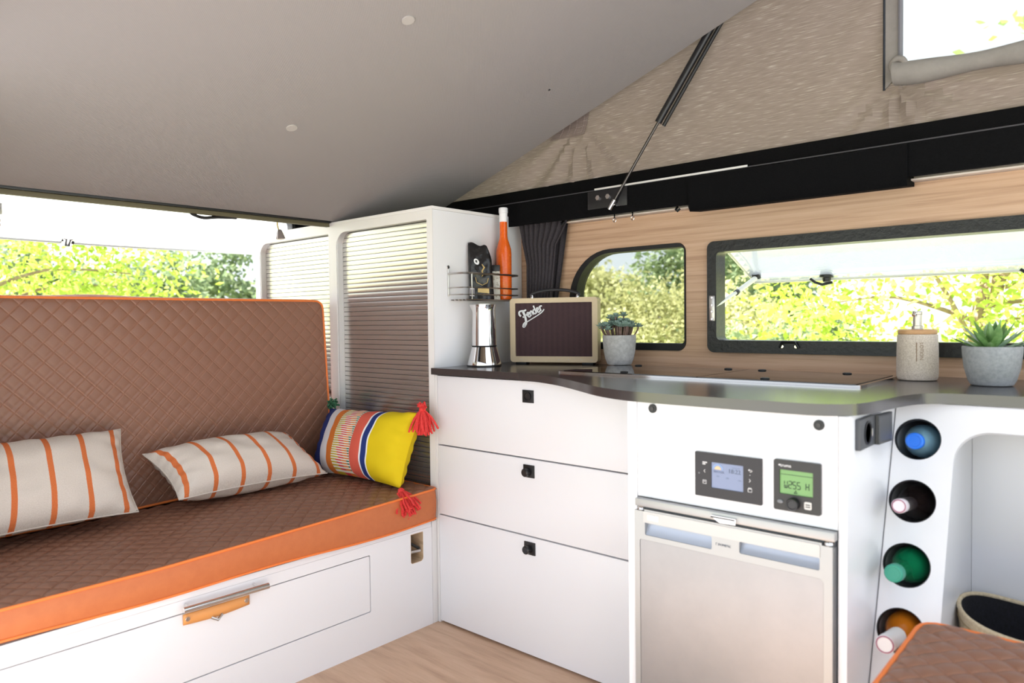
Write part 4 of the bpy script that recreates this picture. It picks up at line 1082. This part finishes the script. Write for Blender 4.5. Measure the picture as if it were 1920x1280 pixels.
script(FEN, -0.108, 0.147, 0.079, 26, 0.003, 0.0015, 'script_lettering', PRINT_W, gr)

# pot with clustered succulent standing on the hob cover
def rnd_leaf(bm, base, d, length, width, thick=0.25, up=V((0, 0, 1)), curl=0.2, nseg=6):
    d = d.normalized(); side = d.cross(up); side = side.normalized() if side.length > 1e-4 else V((1, 0, 0)); nn = side.cross(d)
    rings = []
    for i in range(nseg + 1):
        t = i / nseg; wv = width * (math.sin(PI * min(1, 0.16 + 0.84 * t)) ** 0.75 if t < 1 else 0.02); c = base + d * (length * t) + nn * (curl * length * t * t)
        h = wv * thick
        rings.append([bm.verts.new(c + side * wv * 0.5 + nn * h * 0.35), bm.verts.new(c - nn * h * 0.5), bm.verts.new(c - side * wv * 0.5 + nn * h * 0.35), bm.verts.new(c + nn * h * 0.05)])
    for A, B in zip(rings, rings[1:]):
        for k in range(4): bm.faces.new((A[k], A[(k + 1) % 4], B[(k + 1) % 4], B[k]))
    bm.faces.new(rings[0]); bm.faces.new(rings[-1])

SUCC = m_speckle('blue_green_leaf', (104, 130, 118), (158, 180, 168), 60, 0.6, 0)
STEM = m_speckle('succulent_stem', (104, 78, 70), (148, 124, 112), 60, 0.8, 0.3)
PX, PY, PZ = 0.503, 0.352, 0.8676
p1 = root('potted_succulent', 'pale concrete pot of stemmed blue-green succulents on the hob cover', 'plant', (PX, PY, PZ))
T = Matrix.Translation((PX, PY, PZ))
lathe('pot', [(0.036, 0.0002), (0.039, 0.002), (0.046, 0.020), (0.051, 0.045), (0.0535, 0.075), (0.0540, 0.094), (0.0525, 0.096), (0.0495, 0.095), (0.048, 0.080), (0.046, 0.078)], CONC_P, p1, 48, T)
lathe('soil', [(0.047, 0.080), (0.030, 0.084), (0.004, 0.085)], mat('soil', (70, 56, 46), 0.95), p1, 24, T, cap0=False)
rng = random.Random(4)
spots = []
for k in range(40):
    a = rng.uniform(0, 2 * PI); rad = 0.042 * math.sqrt(rng.random()); hgt = 0.040 + 0.040 * (1 - rad / 0.05) + rng.uniform(-0.006, 0.010); spots.append((a, rad, hgt))
spots += [(R(215), 0.044, 0.055), (R(35), 0.046, 0.052), (R(60), 0.012, 0.098), (R(250), 0.010, 0.095), (R(200), 0.022, 0.088)]
for (a, rad, hgt) in spots:
    b0 = V((PX + rad * 0.8 * math.cos(a), PY + rad * 0.8 * math.sin(a), PZ + 0.082))
    tip = V((PX + rad * 1.35 * math.cos(a), PY + rad * 1.35 * math.sin(a), PZ + 0.082 + hgt * 0.78))
    sm = tube('stem', catmull([b0, b0.lerp(tip, 0.5) + V((math.cos(a), math.sin(a), 0)) * 0.004, tip], 3), 0.0026, STEM, p1, 6)
    bm = bmesh.new()
    for ring_, nl, tilt, ln in ((0, 7, 10, 0.018), (1, 6, 42, 0.015), (2, 4, 72, 0.011)):
        for q in range(nl):
            b = 2 * PI * q / nl + ring_ * 0.5 + a; d = V((math.cos(b) * math.cos(R(tilt)), math.sin(b) * math.cos(R(tilt)), math.sin(R(tilt))))
            rnd_leaf(bm, tip + V((0, 0, 0.001 * ring_)), d, ln, 0.0105, 0.5, V((0, 0, 1)), 0.15, 3)
    put('rosette', bm, SUCC, sm)

# pot with spiky aloe
AX, AY, AZ = 1.535, 0.262, 0.8602
p2 = root('potted_aloe', 'grey concrete pot holding a bright green spiky aloe', 'plant', (AX, AY, AZ))
T = Matrix.Translation((AX, AY, AZ))
lathe('pot', [(0.037, 0.0002), (0.041, 0.002), (0.046, 0.012), (0.0535, 0.040), (0.0565, 0.068), (0.0575, 0.084), (0.0565, 0.0865), (0.053, 0.086), (0.051, 0.072), (0.048, 0.070)], CONC, p2, 48, T)
lathe('soil', [(0.050, 0.072), (0.030, 0.076), (0.004, 0.078)], mat('soil'), p2, 24, T, cap0=False)
ALOE = m_speckle('aloe_leaf', (92, 138, 74), (140, 178, 112), 40, 0.45, 0)
ALOE2 = m_speckle('aloe_leaf_pale', (126, 152, 130), (164, 186, 164), 40, 0.45, 0)
rng = random.Random(11)
for ring_, nl, tilt, ln, wd in ((0, 9, 14, 0.080, 0.0175), (1, 8, 34, 0.074, 0.0185), (2, 6, 55, 0.066, 0.0180), (3, 4, 76, 0.058, 0.0165)):
    for q in range(nl):
        b = 2 * PI * (q + rng.uniform(-0.12, 0.12)) / nl + ring_ * 0.45
        t_ = R(tilt + rng.uniform(-5, 5)); d = V((math.cos(b) * math.cos(t_), math.sin(b) * math.cos(t_), math.sin(t_)))
        bm = bmesh.new(); rnd_leaf(bm, V((AX, AY, AZ + 0.074 + 0.004 * ring_)) + V((math.cos(b), math.sin(b), 0)) * 0.006, d, ln * rng.uniform(0.88, 1.1), wd, 0.28, V((0, 0, 1)), 0.10, 8)
        put('leaf', bm, ALOE2 if (q + ring_) % 4 == 0 else ALOE, p2)

# soap dispenser
DX, DY, DZ = 1.374, 0.325, 0.8602
sd = root('lotion_dispenser', 'speckled stone lotion dispenser with bamboo collar and chrome pump', 'dispenser', (DX, DY, DZ))
T = Matrix.Translation((DX, DY, DZ))
lathe('body', [(0.038, 0.0), (0.0425, 0.002), (0.0445, 0.008), (0.0452, 0.020), (0.0448, 0.070), (0.0438, 0.108), (0.0425, 0.1105), (0.040, 0.111)], STONE, sd, 56, T)
lathe('collar', [(0.0415, 0.1112), (0.0425, 0.113), (0.0425, 0.121), (0.0405, 0.1225)], BAMBOO, sd, 48, T)
pm = lathe('pump', [(0.0135, 0.1226), (0.0135, 0.1305), (0.0105, 0.1315), (0.0105, 0.158), (0.0118, 0.159), (0.0118, 0.1645), (0.010, 0.166)], STEEL, sd, 28, T)
hv = V((-0.747, -0.665, 0)) * 0.5 + V((0.25, -0.5, 0)); hv.normalize()
c0 = V((DX, DY, DZ + 0.1615))
tube('spout', [c0, c0 + hv * 0.018 + V((0, 0, 0.001)), c0 + hv * 0.024 + V((0, 0, -0.006))], 0.0042, CHROME, pm, 10)
# lettering runs down the side facing the doorway
fa = math.atan2(-1.63 - DY, 1.80 - DX)
fa = math.atan2(-0.746, 0.30)
def on_body(me, ang, rad):
    return me
put('fine_print', tube_bm([(DX + 0.0450 * math.cos(fa - 0.2), DY + 0.0450 * math.sin(fa - 0.2), DZ + 0.092 - 0.005 * i) for i in range(10)], 0.0010, 6), PRINT_B, sd)
for wrd, sz, dz, da in (('LOTION', 0.0105, 0.092, 0.02),):
    cu = bpy.data.curves.new('lettering', 'FONT'); cu.body = wrd; cu.size = sz; cu.extrude = 0.0002; cu.align_y = 'CENTER'
    ob = bpy.data.objects.new('tmp_text', cu); me = bpy.data.meshes.new_from_object(ob); bpy.data.objects.remove(ob); bpy.data.curves.remove(cu)
    for v in me.vertices:
        x, y, z = v.co; a = fa + da + y / 0.0447; rad = 0.0452 + z + 0.0002
        v.co = V((DX + rad * math.cos(a), DY + rad * math.sin(a), DZ + dz - x * 1.05))
    put('lettering', me, PRINT_B, sd)

# ================================================================== WIRE RACK AND ITS CONTENTS
wr_ = root('wire_rack', 'chrome wire spice rack fixed to the side of the tall cabinet', 'rack', (0.04, 0.2, 1.085))
def wire(name, pts, r=0.0024): return tube(name, pts, r, STEEL, wr_, 8)
Y0, Y1_ = 0.066, 0.345
for z, r in ((1.176, 0.0036), (1.128, 0.0024), (1.1045, 0.0024)):
    wire('rail', [(0.004, Y0, z), (0.055, Y0 - 0.003, z), (0.074, Y0 + 0.002, z), (0.082, Y0 + 0.016, z), (0.082, Y1_ - 0.016, z), (0.074, Y1_ - 0.002, z), (0.055, Y1_ + 0.003, z), (0.004, Y1_, z)], r)
for y in (Y0, Y1_): wire('post', [(0.004, y, 1.192), (0.004, y, 1.10)], 0.003)
for y in (0.10,): wire('upright', [(0.083, y, 1.176), (0.083, y, 1.088), (0.004, y, 1.087)])
for x in (0.012, 0.030, 0.048, 0.066, 0.083): wire('base_wire', [(x, Y0 + 0.004, 1.0865), (x, Y1_ - 0.004, 1.0865)])
for y in (Y0, Y1_):
    cyl('screw', (0.0005, y, 1.199), (1, 0, 0), 0.006, 0.005, CHROME, wr_, 14)

ob_ = root('orange_bottle', 'slim orange bottle with a white cap standing in the wire rack', 'bottle', (0.045, 0.303, 1.0892))
T = Matrix.Translation((0.045, 0.303, 1.0892))
lathe('glass', [(0.022, 0.0), (0.0265, 0.003), (0.0275, 0.010), (0.0278, 0.165), (0.0265, 0.182), (0.0205, 0.203), (0.0155, 0.218), (0.0140, 0.230), (0.0135, 0.285)], m_speckle('orange_liquid', (226, 96, 24), (240, 118, 44), 160, 0.12, 0, 0.5, 0.7), ob_, 36, T)
lathe('cap', [(0.0145, 0.280), (0.0150, 0.281), (0.0150, 0.312), (0.0165, 0.313), (0.0165, 0.328), (0.0145, 0.331)], mat('white_cap', (236, 236, 238), 0.45), ob_, 28, T)

cbg = root('coffee_bag', 'glossy black coffee bag with folded top in the wire rack', 'bag', (0.045, 0.185, 1.0892), math.atan2(0.665, 0.747))
FOIL = m_speckle('black_foil', (12, 12, 13), (36, 35, 36), 22, 0.22, 0.9)
def bag(side):
    def f(u, v):
        wv = 0.044 - 0.004 * v - (0.014 * max(0, (v - 0.72) / 0.28) ** 1.5 if u > 0.5 else 0.0)
        x = (2 * u - 1) * wv - 0.006 * v
        th = 0.022 * (1 - v ** 2.2) ** 0.8 * (1 - abs(2 * u - 1) ** 4) ** 0.5
        cr = 0.0025 * noise.noise(V((u * 6, v * 9, side)))
        z = 0.0003 + v * (0.198 - 0.014 * u + 0.004 * math.sin(u * 9))
        return V((x, side * (th + cr) + 0.002 * math.sin(v * 7), z))
    return f
for s_ in (-1, 1): put('foil_front' if s_ < 0 else 'foil_back', grid(24, 34, bag(s_)), FOIL, cbg, world=False, angle=80)
def bpt(x, z, e=0.0012):
    u = min(0.97, max(0.03, (x + 0.006 * z / 0.198) / 0.088 + 0.5)); v = z / 0.192; p = bag(-1)(u, v); return V((p.x, p.y - e, p.z))
def sticker(name, poly, m, e=0.001):
    bm = bmesh.new(); bm.faces.new([bm.verts.new(bpt(x, z, e)) for x, z in poly]); o = put(name, bm, m, cbg, world=False); return o
sticker('round_label', circ(-0.016, 0.130, 0.010, 20), PRINT_W, 0.002)
sticker('round_print', circ(-0.016, 0.131, 0.0045, 12), BLACK, 0.003)
sticker('gold_label', [(-0.012, 0.024), (0.028, 0.020), (0.028, 0.038), (-0.012, 0.042)], mat('gold_label', (206, 180, 120), 0.5), 0.0035)
sticker('barcode_label', [(-0.041, 0.012), (-0.024, 0.010), (-0.024, 0.038), (-0.041, 0.040)], mat('barcode_grey', (214, 208, 214), 0.6), 0.003)
for k in range(5): sticker('barcode_bar', [(-0.039 + k * 0.003, 0.014), (-0.0378 + k * 0.003, 0.014), (-0.0378 + k * 0.003, 0.034), (-0.039 + k * 0.003, 0.034)], BLACK, 0.0045)
put('gold_swirl', tube_bm([bpt(x, z, 0.002) for x, z in ((0.004, 0.125), (0.012, 0.112), (0.004, 0.100), (0.008, 0.088), (0.002, 0.080))], [0.0012, 0.003, 0.0028, 0.0018, 0.0006], 6), mat('gold_print', (206, 176, 112), 0.4), cbg, world=False)
put('cup_drawing', tube_bm([bpt(x, z, 0.002) for x, z in ((-0.020, 0.075), (-0.016, 0.058), (0.004, 0.050), (0.022, 0.058), (0.026, 0.074))], 0.0012, 6), mat('gold_print'), cbg, world=False)

sbx = root('spice_box', 'narrow patterned white spice box with a black top in the wire rack', 'box', (0.052, 0.252, 1.0892), R(40))
put('carton', box_bm((-0.0145, -0.012, 0.0), (0.0145, 0.012, 0.100), 0.0008), m_speckle('dotted_card', (214, 210, 200), (150, 140, 120), 130, 0.6, 0, 0.55, 0.62), sbx, world=False)
put('black_top', box_bm((-0.0147, -0.0122, 0.1002), (0.0147, 0.0122, 0.122), 0.0008), BLACK, sbx, world=False)

# ================================================================== CURTAIN
def curtain(u, v):
    zt = 1.402 - 0.018 * u; z = zt - 0.40 * v
    xl = 0.012 + 0.046 * min(1, v * 2.2); xr = 0.262 - 0.060 * min(1, v / 0.25) ** 1.3 - 0.045 * max(0, (v - 0.25) / 0.75)
    x = xl + (xr - xl) * u
    am = 0.013 * (0.35 + 0.65 * math.exp(-v * 5)) + 0.003
    ph = u * 2 * PI * 9 + 1.1 * math.sin(v * 3 + u * 4)
    y = 0.415 + am * math.sin(ph) - 0.010 * math.sin(PI * u) * v
    return V((x + 0.004 * math.cos(ph), y, z))
ct = root('curtain', 'gathered charcoal knit curtain hanging in the corner beside the window', 'curtain', (0.15, 0.42, 1.0))
CURT = m_speckle('charcoal_knit', (46, 42, 46), (66, 61, 65), 300, 0.95, 0.5)
cc = put('cloth', grid(150, 40, curtain), CURT, ct, angle=80)
put('heading_tape', tube_bm([curtain(i / 60, 0.0) + V((0, 0, -0.001)) for i in range(61)], 0.0035, 6), CURT, ct)
bt_ = put('back_layer', grid(60, 20, lambda u, v: V((0.115 + 0.125 * u - 0.055 * v * u - 0.012 * v, 0.437 + 0.003 * math.sin(u * 30), 1.375 - 0.37 * v))), CURT, ct, angle=80)

# ================================================================== OUTSIDE
gv = m_speckle('pale_bounce_gravel', (158, 158, 160), (176, 176, 177), 30, 0.95, 0.5)
tag(put('ground_bounce_gravel', plate_bm([(-4.5, -14), (14, -14), (14, 2.2), (-4.5, 2.2)], [], -0.56, -0.535, 'z'), gv), 'pale gravel patch added under and beside the van to bounce light inside', None, None, 'structure')  # added patch out of view, bounces neutral light up into the van
gm = m_speckle('meadow_grass', (150, 160, 104), (186, 186, 136), 1.2, 0.95, 0.3)
tag(put('ground', plate_bm([(-90, -60), (60, -60), (60, 110), (-90, 110)], [], -0.62, -0.55, 'z'), gm), 'sunlit meadow around the van', None, None, 'structure')

def leaf_mat(name, c1, c2, tl=0.5):
    m = mat(name, c1, 0.6, 0, 0.3); t = NT(m)
    f = t.noise(t.coord('Object'), 2.2, 3)
    c = t.ramp(f, [(0.35, c1), (0.65, c2)]); t.base(c)
    tr = t.add('ShaderNodeBsdfTranslucent'); t.link(c, tr.inputs[0]); mx = t.add('ShaderNodeMixShader'); mx.inputs[0].default_value = tl
    t.link(t.p.outputs[0], mx.inputs[1]); t.link(tr.outputs[0], mx.inputs[2]); t.link(mx.outputs[0], t.n['Material Output'].inputs[0])
    return m
LEAF_Y = leaf_mat('sunny_leaf', (150, 178, 62), (198, 210, 110))
LEAF_O = leaf_mat('olive_leaf', (158, 162, 110), (208, 206, 156), 0.35)
LEAF_D = leaf_mat('deep_leaf', (104, 126, 92), (150, 164, 122), 0.35)
BARK = m_speckle('bark', (128, 108, 88), (164, 144, 122), 14, 0.95, 0.6)

def crown_mesh(seed, nclu, nleaf, size, rx, ry, rz, low=-0.9):
    rng = random.Random(seed); vs, fs = [], []
    clu = []
    while len(clu) < nclu:
        p = V((rng.uniform(-1, 1), rng.uniform(-1, 1), rng.uniform(low, 1)))
        if 0.25 < p.length < 1.0: clu.append(p)
    for i in range(nleaf):
        c = clu[i % nclu]; sp = 0.17
        p = c + V((rng.gauss(0, sp), rng.gauss(0, sp), rng.gauss(0, sp * 0.8)))
        p = V((p.x * rx, p.y * ry, p.z * rz))
        d = V((rng.gauss(0, 1), rng.gauss(0, 1), rng.gauss(0, 0.7) - 0.3)).normalized(); sd_ = d.cross(V((rng.gauss(0, 1), rng.gauss(0, 1), rng.gauss(0, 1)))).normalized()
        L_ = size * rng.uniform(0.7, 1.3); k = len(vs); nn = d.cross(sd_)
        vs += [p, p + d * L_ * 0.5 + sd_ * L_ * 0.26 + nn * L_ * 0.06, p + d * L_, p + d * L_ * 0.5 - sd_ * L_ * 0.26 + nn * L_ * 0.06]
        fs.append((k, k + 1, k + 2, k + 3))
    me = bpy.data.meshes.new('foliage'); me.from_pydata([tuple(v) for v in vs], [], fs)
    return me, clu
def tree(name, label, loc, trunk_h, radii, leafm, seed, nclu=40, nleaf=5000, size=0.09, group=None, cat='tree', low=-0.9):
    r = root(name, label, cat, (loc[0], loc[1], -0.55), group=group)
    me, clu = crown_mesh(seed, nclu, nleaf, size, *radii, low)
    base = V((0, 0, trunk_h))
    me.transform(Matrix.Translation(base))
    put('foliage', me, leafm, r, world=False, angle=180)
    rng = random.Random(seed + 50); rt = 0.032 * max(radii)
    top = base + V((0, 0, radii[2] * 0.3))
    tk = put('trunk', tube_bm(catmull([V((0, 0, -0.02)), V((rng.uniform(-.1, .1), rng.uniform(-.1, .1), trunk_h * 0.5)), base, top], 4), [rt * (1 - 0.05 * i) for i in range(13)], 8), BARK, r, world=False)
    for c in clu[:9]:
        e = base + V((c.x * radii[0], c.y * radii[1], c.z * radii[2])) * 0.9; s_ = V((0, 0, trunk_h * rng.uniform(0.6, 0.95)))
        put('branch', tube_bm(catmull([s_, s_.lerp(e, 0.5) + V((0, 0, 0.12 * radii[2])), e], 4), [rt * 0.45 * (1 - 0.09 * i) for i in range(9)], 6), BARK, tk, world=False)
    return r
tree('leafy_tree', 'bright yellow-green leafy tree close behind the rear window', (-6.3, -0.15), 2.2, (1.3, 1.75, 1.5), LEAF_Y, 1, 46, 9000, 0.085)
G1 = 'hazy trees far beyond the rear window'
for k, (x, y, h, rx) in enumerate(((-26, 9.3, 2.4, 2.0), (-33, 15.0, 3.0, 2.6), (-26, 16.0, 2.4, 2.0), (-34, 7.5, 2.9, 2.4), (-30, 22.0, 2.7, 2.4))):
    tree('distant_tree', 'pale hazy tree far beyond the rear window', (x, y), h, (rx, rx, h * 0.85), LEAF_D, 20 + k, 40, 3500, 0.34, G1)
tree('round_bush', 'dense olive-green bush seen through the tinted quarter window', (-4.15, 9.0), 1.15, (1.65, 1.4, 1.10), LEAF_O, 5, 60, 12000, 0.095, None, 'bush', -1.0)
G2 = 'trees on the slope behind the bush'
for k, (x, y, h, rx) in enumerate(((-10.5, 13.5, 1.5, 1.6), (-7.2, 18.5, 2.6, 1.9), (-12.8, 19.5, 1.75, 2.0), (-6.0, 13.6, 2.3, 1.4), (-19, 28, 2.2, 2.9), (-12, 30, 3.4, 2.9))):
    tree('slope_tree', 'muted green tree on the slope behind the bush', (x, y), h, (rx, rx, h * 0.85), LEAF_D if k % 2 else LEAF_O, 40 + k, 40, 5000, 0.17 if y < 18 else 0.28, G2)
tree('leafy_tree', 'sunlit leafy tree right outside the long kitchen window', (0.75, 5.4), 1.9, (1.75, 1.1, 1.25), LEAF_Y, 7, 50, 9000, 0.08)
tree('leafy_tree', 'taller sunlit tree behind the tree outside the kitchen window', (1.4, 8.6), 3.1, (1.9, 1.5, 1.6), LEAF_Y, 8, 44, 6000, 0.11)
tree('round_bush', 'green bush by the left end of the long kitchen window', (-1.5, 7.2), 1.0, (0.85, 0.8, 0.85), LEAF_D, 9, 36, 4500, 0.09, None, 'bush')
